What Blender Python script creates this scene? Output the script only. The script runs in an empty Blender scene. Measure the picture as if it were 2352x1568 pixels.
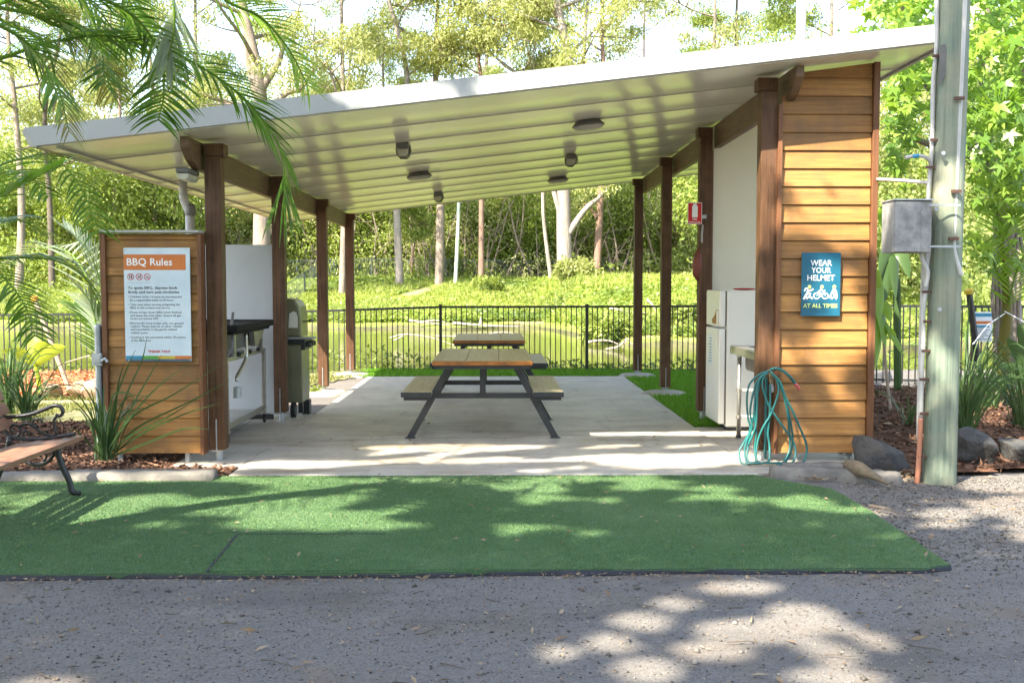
import bpy, math, random
import numpy as np
from mathutils import Vector, Matrix, Euler
R = math.radians
rnd = random.Random(7)
rng = np.random.default_rng(11)
SC = bpy.context.scene
COL = SC.collection
# ------------------------------------------------------------------ camera
FPX, CX, CY, CAMZ = 2287.0, 1176.0, 784.0, 1.45      # focal length in pixels of a 2352x1568 view
PIT = math.atan(129 / FPX); YAW = math.atan(36 * math.cos(PIT) / FPX)
cam_d = bpy.data.cameras.new('camera'); cam = bpy.data.objects.new('camera', cam_d); COL.objects.link(cam)
cam_d.lens = 35.0; cam_d.sensor_width = 36.0; cam_d.clip_end = 4000; cam_d.clip_start = 0.05
cam.location = (0, 0, CAMZ); cam.rotation_euler = Euler((R(90) - PIT, 0, -YAW), 'XYZ')
SC.camera = cam
CM = cam.rotation_euler.to_matrix()
CO = Vector((0, 0, CAMZ))
def ray(px, py): return CM @ Vector(((px - CX) / FPX, (CY - py) / FPX, -1.0))
def at(px, py, Y):                       # measured point of the photograph at depth Y
    d = ray(px, py); return CO + d * (Y / d.y)
def gnd(px, py, z=0.0):
    d = ray(px, py); return CO + d * ((z - CAMZ) / d.z)
def ceil_z(x): return 2.93 + 0.1163 * x
def on_ceil(px, py, off=0.0):
    d = ray(px, py); t = (2.93 - off - CAMZ) / (d.z - 0.1163 * d.x); return CO + d * t
SUN = Vector((-0.9, -1.0, 1.41)).normalized()
# ------------------------------------------------------------------ helpers
ORG = {}
def tag(o, label=None, cat=None, group=None, kind=None):
    if label: o['label'] = label
    if cat: o['category'] = cat
    if group: o['group'] = group
    if kind: o['kind'] = kind
    return o
def thing(name, label, cat, loc=(0, 0, 0), group=None):
    o = bpy.data.objects.new(name, None); COL.objects.link(o); o.empty_display_size = 0.2
    o.location = loc; ORG[o.name] = Vector(loc)
    return tag(o, label, cat, group)
def link_mesh(name, me, m, parent=None, loc=None, smooth=False):
    o = bpy.data.objects.new(name, me); COL.objects.link(o)
    if m is not None:
        for k in (m if isinstance(m, (list, tuple)) else [m]): me.materials.append(k)
    if parent is not None:
        o.parent = parent; ORG[o.name] = ORG[parent.name]
    else:
        o.location = loc if loc is not None else (0, 0, 0); ORG[o.name] = Vector(o.location)
    if smooth: me.polygons.foreach_set('use_smooth', [True] * len(me.polygons))
    return o
def copy_tree(o, parent=None):
    c = o.copy(); COL.objects.link(c); c.parent = parent; ORG[c.name] = ORG[o.name]
    for ch in list(o.children): copy_tree(ch, c)
    return c
def catmull(pts, n):
    P = [Vector(p) for p in pts]; P = [P[0] * 2 - P[1]] + P + [P[-1] * 2 - P[-2]]
    out = []
    segs = len(P) - 3
    for i in range(n + 1):
        t = i / n * segs; k = min(int(t), segs - 1); u = t - k
        a, b, c, d = P[k:k + 4]
        out.append(0.5 * ((2 * b) + (c - a) * u + (2 * a - 5 * b + 4 * c - d) * u * u + (3 * b - a - 3 * c + d) * u ** 3))
    return out
class MB:
    def __init__(s): s.v = []; s.f = []
    def add(s, vs, fs):
        b = len(s.v); s.v += [Vector(v) for v in vs]; s.f += [tuple(i + b for i in f) for f in fs]; return s
    def box(s, x0, x1, y0, y1, z0, z1):
        return s.add([(x0, y0, z0), (x1, y0, z0), (x1, y1, z0), (x0, y1, z0), (x0, y0, z1), (x1, y0, z1), (x1, y1, z1), (x0, y1, z1)],
                     [(0, 3, 2, 1), (4, 5, 6, 7), (0, 1, 5, 4), (1, 2, 6, 5), (2, 3, 7, 6), (3, 0, 4, 7)])
    def prism(s, poly, d):                # planar polygon extruded by the vector d
        n = len(poly); d = Vector(d); P = [Vector(p) for p in poly]
        return s.add(P + [p + d for p in P], [tuple(range(n))[::-1], tuple(range(n, 2 * n))] + [(i, (i + 1) % n, n + (i + 1) % n, n + i) for i in range(n)])
    def bar(s, p, q, w, h, up=(0, 0, 1)):  # rectangular bar between two points
        p, q = Vector(p), Vector(q); a = (q - p).normalized(); up = Vector(up)
        if abs(a.dot(up)) > .98: up = Vector((0, 1, 0))
        x = a.cross(up).normalized(); y = x.cross(a)
        c = [x * (-w / 2) + y * (-h / 2), x * (w / 2) + y * (-h / 2), x * (w / 2) + y * (h / 2), x * (-w / 2) + y * (h / 2)]
        return s.add([p + k for k in c] + [q + k for k in c], [(0, 3, 2, 1), (4, 5, 6, 7), (0, 1, 5, 4), (1, 2, 6, 5), (2, 3, 7, 6), (3, 0, 4, 7)])
    def tube(s, pts, r, n=8, cap=True):
        pts = [Vector(p) for p in pts]; m = len(pts); rs = r if isinstance(r, (list, tuple)) else [r] * m
        vs = []; ref = None
        for i, p in enumerate(pts):
            t = (pts[min(i + 1, m - 1)] - pts[max(i - 1, 0)])
            t = t.normalized() if t.length > 1e-9 else Vector((0, 0, 1))
            if ref is None: ref = t.orthogonal().normalized()
            ref = (ref - t * ref.dot(t)); ref = ref.normalized() if ref.length > 1e-6 else t.orthogonal().normalized()
            b = t.cross(ref)
            vs += [p + (ref * math.cos(2 * math.pi * k / n) + b * math.sin(2 * math.pi * k / n)) * rs[i] for k in range(n)]
        fs = [(i * n + k, i * n + (k + 1) % n, (i + 1) * n + (k + 1) % n, (i + 1) * n + k) for i in range(m - 1) for k in range(n)]
        if cap: fs += [tuple(range(n))[::-1], tuple(range((m - 1) * n, m * n))]
        return s.add(vs, fs)
    def lathe(s, c, prof, n=20, axis=(0, 0, 1)):   # prof: (radius, height) along the axis from c
        c = Vector(c); a = Vector(axis).normalized(); x = a.orthogonal().normalized(); y = a.cross(x); vs = []
        for r, h in prof:
            vs += [c + a * h + (x * math.cos(2 * math.pi * k / n) + y * math.sin(2 * math.pi * k / n)) * max(r, 1e-4) for k in range(n)]
        m = len(prof)
        fs = [(i * n + k, i * n + (k + 1) % n, (i + 1) * n + (k + 1) % n, (i + 1) * n + k) for i in range(m - 1) for k in range(n)]
        return s.add(vs, fs + [tuple(range(n))[::-1], tuple(range((m - 1) * n, m * n))])
    def build(s, name, m, parent=None, loc=None, smooth=False, bevel=0.0, seg=2):
        o0 = ORG[parent.name] if parent is not None else (Vector(loc) if loc is not None else Vector((0, 0, 0)))
        me = bpy.data.meshes.new(name); me.from_pydata([tuple(v - o0) for v in s.v], [], s.f); me.update()
        o = link_mesh(name, me, m, parent, loc, smooth)
        if bevel:
            b = o.modifiers.new('bevel', 'BEVEL'); b.width = bevel; b.segments = seg; b.limit_method = 'ANGLE'; b.angle_limit = R(40)
        return o
def np_mesh(name, V, F4, m, parent=None, loc=None, smooth=False):
    o0 = ORG[parent.name] if parent is not None else (Vector(loc) if loc is not None else Vector((0, 0, 0)))
    V = np.asarray(V, dtype=np.float32) - np.array(o0, dtype=np.float32)
    F4 = np.asarray(F4, dtype=np.int32); n, k = F4.shape
    me = bpy.data.meshes.new(name)
    me.vertices.add(len(V)); me.vertices.foreach_set('co', V.ravel())
    me.loops.add(n * k); me.loops.foreach_set('vertex_index', F4.ravel())
    me.polygons.add(n); me.polygons.foreach_set('loop_start', np.arange(0, n * k, k, dtype=np.int32))
    me.update(calc_edges=True); me.validate()
    return link_mesh(name, me, m, parent, loc, smooth)
def unit(a): return a / np.maximum(np.linalg.norm(a, axis=1, keepdims=True), 1e-9)
def leaf_arrays(C, A, N, L, W):           # diamond leaves, folded a little along the middle
    B = unit(np.cross(A, N)); Nn = np.cross(B, A); L = L[:, None]; W = W[:, None]
    mid = C + A * L * 0.42
    V = np.stack([C, mid + B * W * .5 + Nn * W * .12, C + A * L - Nn * L * .08, mid - B * W * .5 + Nn * W * .12], 1).reshape(-1, 3)
    return V, np.arange(len(C) * 4).reshape(-1, 4)
def leaves(name, C, L, W, m, parent=None, loc=None, droop=0.3, A=None, N=None):
    n = len(C)
    if A is None:
        A = rng.normal(size=(n, 3)); A[:, 2] -= droop * 2; A = unit(A)
    if N is None:
        N = rng.normal(size=(n, 3)); N[:, 2] += 1.0; N = unit(N)
    Ls = rng.uniform(.65, 1.25, n) * L; Ws = rng.uniform(.7, 1.2, n) * W
    V, F = leaf_arrays(C, A, N, Ls, Ws)
    return np_mesh(name, V, F, m, parent, loc)
def grid_mesh(name, xs, ys, zf, m, kind=None, skirt=None):
    X, Y = np.meshgrid(np.array(xs), np.array(ys)); Z = zf(X, Y)
    V = np.stack([X, Y, Z], -1).reshape(-1, 3); nx, ny = len(xs), len(ys)
    i = np.arange(nx * ny).reshape(ny, nx)
    F = np.stack([i[:-1, :-1], i[:-1, 1:], i[1:, 1:], i[1:, :-1]], -1).reshape(-1, 4)
    o = np_mesh(name, V, F, m, smooth=True)
    if kind: o['kind'] = kind
    return o
def vnoise(X, Y, s, seed=0):              # cheap smooth noise from sines
    r = np.random.default_rng(seed); out = 0
    for k in range(6):
        a = r.uniform(0, 6.28); f = s * (0.6 + 0.5 * k); p = r.uniform(0, 6.28)
        out = out + np.sin((X * math.cos(a) + Y * math.sin(a)) * f + p) / (1 + .5 * k)
    return out / 3.0
# ------------------------------------------------------------------ materials
def nodes(name):
    m = bpy.data.materials.new(name); m.use_nodes = True; nt = m.node_tree
    return m, nt, nt.nodes['Principled BSDF'], nt.nodes['Material Output']
def mixc(nt, fac, a, b, mode='MIX'):
    n = nt.nodes.new('ShaderNodeMix'); n.data_type = 'RGBA'; n.blend_type = mode
    for sock, v in ((n.inputs[0], fac), (n.inputs[6], a), (n.inputs[7], b)):
        if isinstance(v, bpy.types.NodeSocket): nt.links.new(v, sock)
        elif isinstance(v, (int, float)): sock.default_value = v
        else: sock.default_value = (*v, 1)
    return n.outputs[2]
def noise(nt, vec, scale, detail=4, rough=.6, lo=.35, hi=.65):
    n = nt.nodes.new('ShaderNodeTexNoise'); n.inputs['Scale'].default_value = scale; n.inputs['Detail'].default_value = detail; n.inputs['Roughness'].default_value = rough
    nt.links.new(vec, n.inputs['Vector'])
    if lo is None: return n.outputs['Fac']
    r = nt.nodes.new('ShaderNodeMapRange'); r.inputs[1].default_value = lo; r.inputs[2].default_value = hi
    nt.links.new(n.outputs['Fac'], r.inputs[0]); return r.outputs[0]
def coords(nt, stretch=(1, 1, 1)):
    t = nt.nodes.new('ShaderNodeTexCoord'); mp = nt.nodes.new('ShaderNodeMapping'); mp.inputs['Scale'].default_value = stretch
    nt.links.new(t.outputs['Object'], mp.inputs['Vector']); return mp.outputs[0]
def bump(nt, h, strength, dist, bs):
    b = nt.nodes.new('ShaderNodeBump'); b.inputs['Strength'].default_value = strength; b.inputs['Distance'].default_value = dist
    nt.links.new(h, b.inputs['Height']); nt.links.new(b.outputs[0], bs.inputs['Normal'])
def pm(name, c1, c2=None, scale=6, stretch=(1, 1, 1), rough=.6, metal=0.0, bmp=0.0, bscale=None, island=0.0, spec=.5, c3=None, s3=1.2, a3=.5, detail=5, coat=0.0):
    m, nt, bs, out = nodes(name)
    v = coords(nt, stretch); c2 = c2 or tuple(k * .8 for k in c1)
    col = mixc(nt, noise(nt, v, scale, detail), c1, c2)
    if c3 is not None:
        v3 = coords(nt); col2 = noise(nt, v3, s3, 4, .65, .45, .72)
        mm = nt.nodes.new('ShaderNodeMath'); mm.operation = 'MULTIPLY'; mm.inputs[1].default_value = a3; nt.links.new(col2, mm.inputs[0])
        col = mixc(nt, mm.outputs[0], col, c3)
    if island:
        g = nt.nodes.new('ShaderNodeNewGeometry'); r = nt.nodes.new('ShaderNodeMapRange')
        r.inputs[3].default_value = 1 - island; r.inputs[4].default_value = 1 + island * .7
        nt.links.new(g.outputs['Random Per Island'], r.inputs[0])
        h = nt.nodes.new('ShaderNodeHueSaturation'); nt.links.new(r.outputs[0], h.inputs['Value']); nt.links.new(col, h.inputs['Color']); col = h.outputs[0]
    nt.links.new(col, bs.inputs['Base Color'])
    bs.inputs['Roughness'].default_value = rough; bs.inputs['Metallic'].default_value = metal; bs.inputs['Specular IOR Level'].default_value = spec
    bs.inputs['Coat Weight'].default_value = coat; bs.inputs['Coat Roughness'].default_value = .15
    if bmp: bump(nt, noise(nt, v, bscale or scale * 3, 6, .7, None), 1.0, bmp, bs)
    return m
def leafm(name, dark, light, alt=None, trans=.35, rough=.45, patch=.25, spec=.4):
    m, nt, bs, out = nodes(name)
    g = nt.nodes.new('ShaderNodeNewGeometry'); v = coords(nt)
    col = mixc(nt, g.outputs['Random Per Island'], dark, light)
    if alt is not None: col = mixc(nt, noise(nt, v, patch, 3, .6, .48, .66), col, alt)
    nt.links.new(col, bs.inputs['Base Color']); bs.inputs['Roughness'].default_value = rough; bs.inputs['Specular IOR Level'].default_value = spec
    t = nt.nodes.new('ShaderNodeBsdfTranslucent'); tc = mixc(nt, .5, col, (light[0] * 1.25, light[1] * 1.3, light[2] * .6)); nt.links.new(tc, t.inputs[0])
    mx = nt.nodes.new('ShaderNodeMixShader'); mx.inputs[0].default_value = trans
    nt.links.new(bs.outputs[0], mx.inputs[1]); nt.links.new(t.outputs[0], mx.inputs[2]); nt.links.new(mx.outputs[0], out.inputs['Surface'])
    return m
M = {}
M['siding'] = pm('stained_cladding', (.40, .205, .058), (.265, .126, .038), 3.2, (.6, 3, 14), .55, bmp=.002, bscale=9, island=.33, c3=(.175, .10, .05), s3=3.4, a3=.7, spec=.35)
M['trim'] = pm('stained_trim', (.19, .085, .038), (.12, .052, .025), 4, (8, 8, .8), .5, bmp=.001, spec=.35)
M['post'] = pm('dark_hardwood', (.120, .060, .029), (.058, .029, .015), 4, (11, 11, .5), .5, bmp=.005, c3=(.17, .095, .06), s3=3.0, a3=.6, spec=.25)
M['beam'] = pm('brown_beam_timber', (.15, .09, .048), (.09, .052, .028), 5, (3, .5, 6), .55, bmp=.002, c3=(.19, .13, .075), s3=2, a3=.5)
M['ceil'] = pm('cream_roof_panel', (.82, .80, .71), (.79, .77, .68), .8, (1, 1, 1), .18, spec=.8, c3=(.74, .71, .62), s3=.9, a3=.3)
def ribbed_ceiling(m):
    nt = m.node_tree; bs = nt.nodes['Principled BSDF']; t = nt.nodes.new('ShaderNodeTexCoord'); sp = nt.nodes.new('ShaderNodeSeparateXYZ'); nt.links.new(t.outputs['Object'], sp.inputs[0])
    def mth(op, a, b):
        n = nt.nodes.new('ShaderNodeMath'); n.operation = op
        for s_, v in zip(n.inputs, (a, b)):
            if isinstance(v, (int, float)): s_.default_value = v
            elif v is not None: nt.links.new(v, s_)
        return n.outputs[0]
    f = mth('FRACT', mth('DIVIDE', mth('SUBTRACT', sp.outputs[1], 7.79 - 8.2), .898), None)
    g = mth('MAXIMUM', mth('DIVIDE', mth('SUBTRACT', f, .35), .65), 0.0)
    bump(nt, mth('MULTIPLY', mth('MULTIPLY', g, g), -1.0), 1.0, .034, bs)
    bs.inputs['IOR'].default_value = 1.7
ribbed_ceiling(M['ceil'])
M['fascia'] = pm('white_painted_steel', (.37, .39, .39), (.345, .365, .365), 1.5, (1, 1, 1), .38, spec=.4, c3=(.30, .315, .31), s3=2.4, a3=.35)
M['gutter'] = pm('grey_gutter_steel', (.42, .42, .38), (.36, .36, .33), 2, rough=.45)
M['white_panel'] = pm('white_wall_panel', (.50, .54, .57), (.46, .50, .53), 1.2, rough=.45, c3=(.36, .39, .41), s3=2.6, a3=.35)
M['cream_panel'] = pm('cream_wall_panel', (.74, .70, .58), (.70, .66, .54), 1.0, rough=.4, c3=(.60, .56, .45), s3=1.3, a3=.3)
M['galv'] = pm('galvanised_steel', (.46, .49, .51), (.33, .36, .38), 9, rough=.42, metal=.55, c3=(.55, .57, .58), s3=6, a3=.5)
M['steel'] = pm('brushed_stainless', (.52, .50, .45), (.43, .42, .38), 5, (1, 1, 9), .33, metal=.9)
M['iron'] = pm('black_cast_iron', (.018, .018, .02), (.03, .03, .032), 20, rough=.34, bmp=.0006)
M['black'] = pm('black_powder_coat', (.02, .022, .024), (.03, .032, .034), 12, rough=.4)
M['charcoal'] = pm('charcoal_table_steel', (.026, .031, .038), (.02, .024, .03), 7, rough=.42, c3=(.06, .055, .05), s3=5, a3=.35)
M['rubber'] = pm('black_rubber', (.02, .02, .02), rough=.75)
M['seat_wood'] = pm('pale_bench_timber', (.50, .42, .25), (.36, .29, .16), 4, (9, .6, 9), .42, bmp=.0012, c3=(.20, .16, .09), s3=3.5, a3=.4)
M['top_wood'] = pm('oiled_tabletop_timber', (.42, .32, .125), (.30, .21, .075), 5, (6, .4, 6), .36, bmp=.0002, c3=(.36, .26, .10), s3=1.5, a3=.1, island=.10)
M['edge_wood'] = pm('orange_end_timber', (.42, .16, .03), (.22, .085, .02), 4, (1, 4, 6), .4, bmp=.001, c3=(.09, .045, .02), s3=6, a3=.7)
M['slat'] = pm('red_brown_bench_slats', (.28, .135, .08), (.18, .085, .052), 4, (9, .7, 9), .42, bmp=.0012, island=.15, c3=(.45, .30, .22), s3=5, a3=.3)
M['fridge'] = pm('white_fridge_enamel', (.78, .77, .71), (.75, .74, .68), 1.5, rough=.28, spec=.5)
M['door_seal'] = pm('grey_brown_seal', (.16, .13, .10), rough=.6)
M['hose'] = pm('teal_hose', (.013, .10, .10), (.02, .15, .14), 6, rough=.36)
M['pink'] = pm('coral_plastic', (.55, .11, .10), rough=.4)
M['brass'] = pm('old_brass', (.34, .26, .14), (.24, .18, .10), 20, rough=.4, metal=.7)
M['pole'] = pm('weathered_treated_pole', (.22, .27, .20), (.115, .155, .12), 3, (9, 9, .35), .85, bmp=.010, bscale=7, c3=(.36, .31, .21), s3=1.6, a3=.65, detail=9)
M['pvc'] = pm('pale_grey_conduit', (.46, .46, .44), (.40, .40, .38), 4, rough=.45, c3=(.33, .30, .27), s3=6, a3=.4)
M['orange_pvc'] = pm('faded_orange_conduit', (.50, .21, .12), (.40, .17, .10), 6, rough=.5)
M['rust'] = pm('rusty_strap', (.12, .06, .04), (.07, .035, .025), 20, rough=.7)
M['meter'] = pm('mottled_grey_meter_box', (.33, .33, .32), (.20, .20, .20), 16, rough=.65, metal=.1, c3=(.10, .10, .10), s3=5, a3=.6, detail=8)
M['rock'] = pm('grey_basalt', (.085, .083, .08), (.045, .047, .05), 5, rough=.9, bmp=.035, bscale=22, c3=(.12, .105, .085), s3=3, a3=.5, detail=8)
M['sandrock'] = pm('tan_sandstone', (.42, .29, .19), (.30, .20, .13), 5, rough=.85, bmp=.03, bscale=7)
M['kerb'] = pm('old_concrete_kerb', (.21, .195, .165), (.13, .122, .11), 7, rough=.9, bmp=.006, bscale=25, c3=(.07, .068, .062), s3=4, a3=.75)
M['footing'] = pm('concrete_footing', (.42, .39, .34), (.33, .31, .27), 9, rough=.9, bmp=.005, bscale=30)
M['teal'] = pm('teal_sign_face', (.012, .105, .175), (.015, .12, .195), 3, rough=.32)
M['sign_white'] = pm('sign_white_vinyl', (.72, .77, .80), (.66, .72, .76), 3, rough=.35)
M['sign_board'] = pm('sun_faded_sign_board', (.56, .66, .72), (.48, .59, .66), 4, rough=.35, c3=(.66, .74, .78), s3=3, a3=.4)
M['letter_white'] = pm('white_lettering', (.80, .82, .83), (.78, .80, .81), 3, rough=.4)
M['letter_dark'] = pm('grey_lettering', (.10, .12, .14), (.12, .14, .16), 3, rough=.5)
M['letter_lime'] = pm('lime_lettering', (.62, .75, .22), (.60, .72, .2), 3, rough=.4)
M['s_orange'] = pm('sign_orange', (.56, .17, .03), (.52, .15, .03), 3, rough=.4)
M['s_blue'] = pm('sign_blue', (.03, .25, .42), rough=.4); M['s_green'] = pm('sign_green', (.10, .36, .05), rough=.4)
M['s_yellow'] = pm('sign_yellow', (.55, .42, .05), rough=.4); M['s_slate'] = pm('sign_slate', (.07, .11, .15), rough=.4)
M['s_red'] = pm('sign_red', (.55, .015, .015), (.5, .012, .012), 3, rough=.35)
M['cover'] = pm('dull_red_vinyl', (.20, .045, .03), (.14, .03, .02), 6, rough=.5)
M['lamp'] = pm('frosted_lamp_lens', (.48, .47, .37), rough=.25); M['lamp_body'] = pm('dark_lamp_body', (.13, .125, .115), rough=.45)
M['lamp_grey'] = pm('grey_lamp_diffuser', (.42, .40, .37), rough=.4)
M['bbq_green'] = pm('champagne_barbecue_enamel', (.25, .25, .155), (.20, .20, .13), 3, rough=.33, metal=.4)
M['plate'] = pm('burnt_hotplate', (.014, .013, .012), (.025, .022, .02), 9, rough=.8, bmp=.001, spec=.15)
M['stake'] = pm('weathered_stake', (.36, .29, .22), (.26, .21, .16), 5, (8, 8, 1), .8)
M['cap_orange'] = pm('orange_cap', (.70, .30, .04), rough=.5); M['cap_yellow'] = pm('yellow_cap', (.65, .48, .05), rough=.5)
M['dead_frond'] = pm('dry_palm_sheath', (.20, .155, .095), (.12, .095, .06), 6, (3, 3, 12), .8, bmp=.003)
M['bark_pale'] = pm('pale_gum_bark', (.29, .235, .185), (.18, .14, .11), 1.6, (3, 3, .7), .8, bmp=.05, bscale=4, c3=(.13, .10, .08), s3=.8, a3=.7)
M['bark_white'] = pm('white_gum_bark', (.33, .285, .24), (.205, .175, .15), 1.2, (3, 3, .6), .8, bmp=.06, bscale=4, c3=(.16, .14, .125), s3=.7, a3=.75)
M['bark_pink'] = pm('pinkish_bark', (.27, .165, .115), (.16, .10, .075), 1.6, (4, 4, .8), .85, bmp=.05, bscale=5, c3=(.12, .09, .07), s3=.8, a3=.7)
M['bark_green'] = pm('pale_green_pole_bark', (.46, .54, .44), (.40, .48, .40), 1.6, (4, 4, .8), .7)
M['bark_dark'] = pm('dark_bark', (.12, .095, .075), (.08, .065, .05), 2, (4, 4, .8), .9)
M['palm_trunk'] = pm('ringed_palm_trunk', (.27, .26, .235), (.20, .19, .175), 2, (.4, .4, 14), .7, c3=(.34, .32, .27), s3=3, a3=.4)
M['drift'] = pm('bleached_driftwood', (.38, .33, .26), (.26, .22, .17), 5, (1, 1, 1), .85)
M['leaf_gum'] = leafm('gum_leaves', (.20, .235, .07), (.40, .42, .16), (.36, .37, .15), .45)
M['leaf_mid'] = leafm('bush_leaves', (.13, .19, .03), (.29, .34, .08), (.09, .14, .03), .42, patch=.35)
M['leaf_dark'] = leafm('rainforest_leaves', (.11, .16, .04), (.30, .36, .11), (.33, .34, .12), .44, patch=.22)
M['leaf_lime'] = leafm('lime_ground_cover', (.145, .215, .025), (.26, .32, .06), (.085, .14, .025), .38, patch=.16)
M['leaf_star'] = leafm('lobed_leaves', (.12, .235, .03), (.32, .46, .07), (.09, .19, .045), .50, rough=.35, patch=1.0)
M['leaf_palm'] = leafm('palm_leaflets', (.04, .10, .016), (.13, .24, .035), None, .48, rough=.33)
M['leaf_palm_lit'] = leafm('bright_sunlit_palm_leaflets', (.13, .25, .025), (.22, .36, .045), None, .48, rough=.35)  # lighter copy of the palm green, sunlight on the fronds put into the colour
M['leaf_palm_pale'] = leafm('pale_palm_leaflets', (.22, .29, .20), (.32, .38, .24), None, .3, rough=.4)
M['leaf_palm_dry'] = leafm('olive_palm_leaflets', (.11, .11, .02), (.22, .19, .03), None, .40, rough=.45)
M['leaf_strap'] = leafm('strap_leaves', (.035, .075, .025), (.085, .15, .05), None, .3, rough=.35)
M['leaf_yellow'] = leafm('yellow_green_leaves', (.25, .31, .03), (.36, .40, .045), None, .4, rough=.35)
M['leaf_dry'] = leafm('dry_fallen_leaves', (.15, .085, .045), (.38, .29, .18), None, .1, rough=.7)
M['chips'] = pm('bark_chips', (.19, .10, .06), (.11, .06, .036), 8, rough=.9, island=.55)
M['chips_orange'] = pm('orange_bark_chips', (.48, .20, .085), (.34, .14, .06), 8, rough=.9, island=.45)
M['pebble'] = pm('grey_pebbles', (.19, .172, .15), (.13, .12, .105), 8, rough=.85, island=.75)
M['turf_blade'] = leafm('synthetic_turf_fibre', (.084, .155, .060), (.150, .238, .088), (.150, .222, .100), .10, rough=.6, patch=.9, spec=.3)
M['lawn_blade'] = leafm('lawn_blades', (.10, .25, .012), (.18, .37, .025), None, .3, rough=.5)
M['grass_blade'] = leafm('dry_grass_blades', (.13, .17, .04), (.28, .27, .10), None, .3, rough=.6)
# ------------------------------------------------------------------ ground materials
def gravel_mat(name, c1, c2, c3, sc=70, bmp=.006, far=None):
    m, nt, bs, out = nodes(name); v = coords(nt)
    vo = nt.nodes.new('ShaderNodeTexVoronoi'); vo.inputs['Scale'].default_value = sc; vo.inputs['Randomness'].default_value = 1; nt.links.new(v, vo.inputs['Vector'])
    h = nt.nodes.new('ShaderNodeSeparateColor'); nt.links.new(vo.outputs['Color'], h.inputs[0])
    col = mixc(nt, h.outputs[0], c1, c2)
    col = mixc(nt, noise(nt, v, 1.1, 5, .65, .5, .72), col, c3)
    dk = nt.nodes.new('ShaderNodeMath'); dk.operation = 'MULTIPLY'; dk.inputs[1].default_value = .55; nt.links.new(noise(nt, coords(nt, (.5, 1.6, 1)), .9, 6, .7, .5, .66), dk.inputs[0]); col = mixc(nt, dk.outputs[0], col, tuple(k * .62 for k in c1))
    col = mixc(nt, noise(nt, v, sc * 2.2, 2, .6, .60, .72), col, tuple(min(1, k * 1.9) for k in c2))
    if far is not None:
        sp = nt.nodes.new('ShaderNodeSeparateXYZ'); nt.links.new(v, sp.inputs[0])
        r = nt.nodes.new('ShaderNodeMapRange'); r.inputs[1].default_value = 17.2; r.inputs[2].default_value = 18.2; nt.links.new(sp.outputs[1], r.inputs[0])
        fc = mixc(nt, noise(nt, v, .5, 5, .65, .4, .62), far[0], far[1])
        fc = mixc(nt, noise(nt, v, .16, 4, .6, .56, .64), fc, far[2])
        r3 = nt.nodes.new('ShaderNodeMapRange'); r3.inputs[1].default_value = -.30; r3.inputs[2].default_value = -.42; nt.links.new(sp.outputs[2], r3.inputs[0]); fc = mixc(nt, r3.outputs[0], fc, (.12, .15, .035))
        col = mixc(nt, r.outputs[0], col, fc)
    nt.links.new(col, bs.inputs['Base Color']); bs.inputs['Roughness'].default_value = .92; bs.inputs['Specular IOR Level'].default_value = .25
    mm = nt.nodes.new('ShaderNodeMath'); mm.operation = 'ADD'
    nt.links.new(h.outputs[1], mm.inputs[0]); nt.links.new(noise(nt, v, sc * .5, 5, .7, None), mm.inputs[1])
    bump(nt, mm.outputs[0], 1.0, bmp, bs)
    return m
M['ground'] = gravel_mat('gravel_ground', (.122, .114, .105), (.182, .17, .155), (.155, .118, .086), far=((.19, .25, .04), (.27, .31, .06), (.42, .31, .2)), sc=105, bmp=.0035)
M['mulch'] = gravel_mat('mulch_soil', (.085, .045, .028), (.16, .078, .045), (.06, .04, .03), 45, .012)
M['mulch_orange'] = gravel_mat('orange_mulch_soil', (.40, .18, .08), (.52, .26, .13), (.30, .14, .07), 45, .012)
M['lawn'] = pm('lawn_soil', (.085, .23, .018), (.065, .18, .015), 5, rough=.9, bmp=.006, bscale=60, c3=(.13, .12, .06), s3=1.1, a3=.4)
M['dry_lawn'] = pm('worn_grass_soil', (.20, .19, .085), (.14, .15, .05), 3, rough=.95, bmp=.006, bscale=60, c3=(.28, .23, .16), s3=1.0, a3=.7)
M['turf'] = pm('synthetic_turf_backing', (.068, .138, .06), (.055, .12, .05), 9, rough=.8, bmp=.004, bscale=160, c3=(.10, .185, .085), s3=.9, a3=.6, spec=.2)
M['turf_edge'] = pm('black_turf_edge', (.012, .013, .02), (.02, .022, .035), 9, rough=.7)
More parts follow.
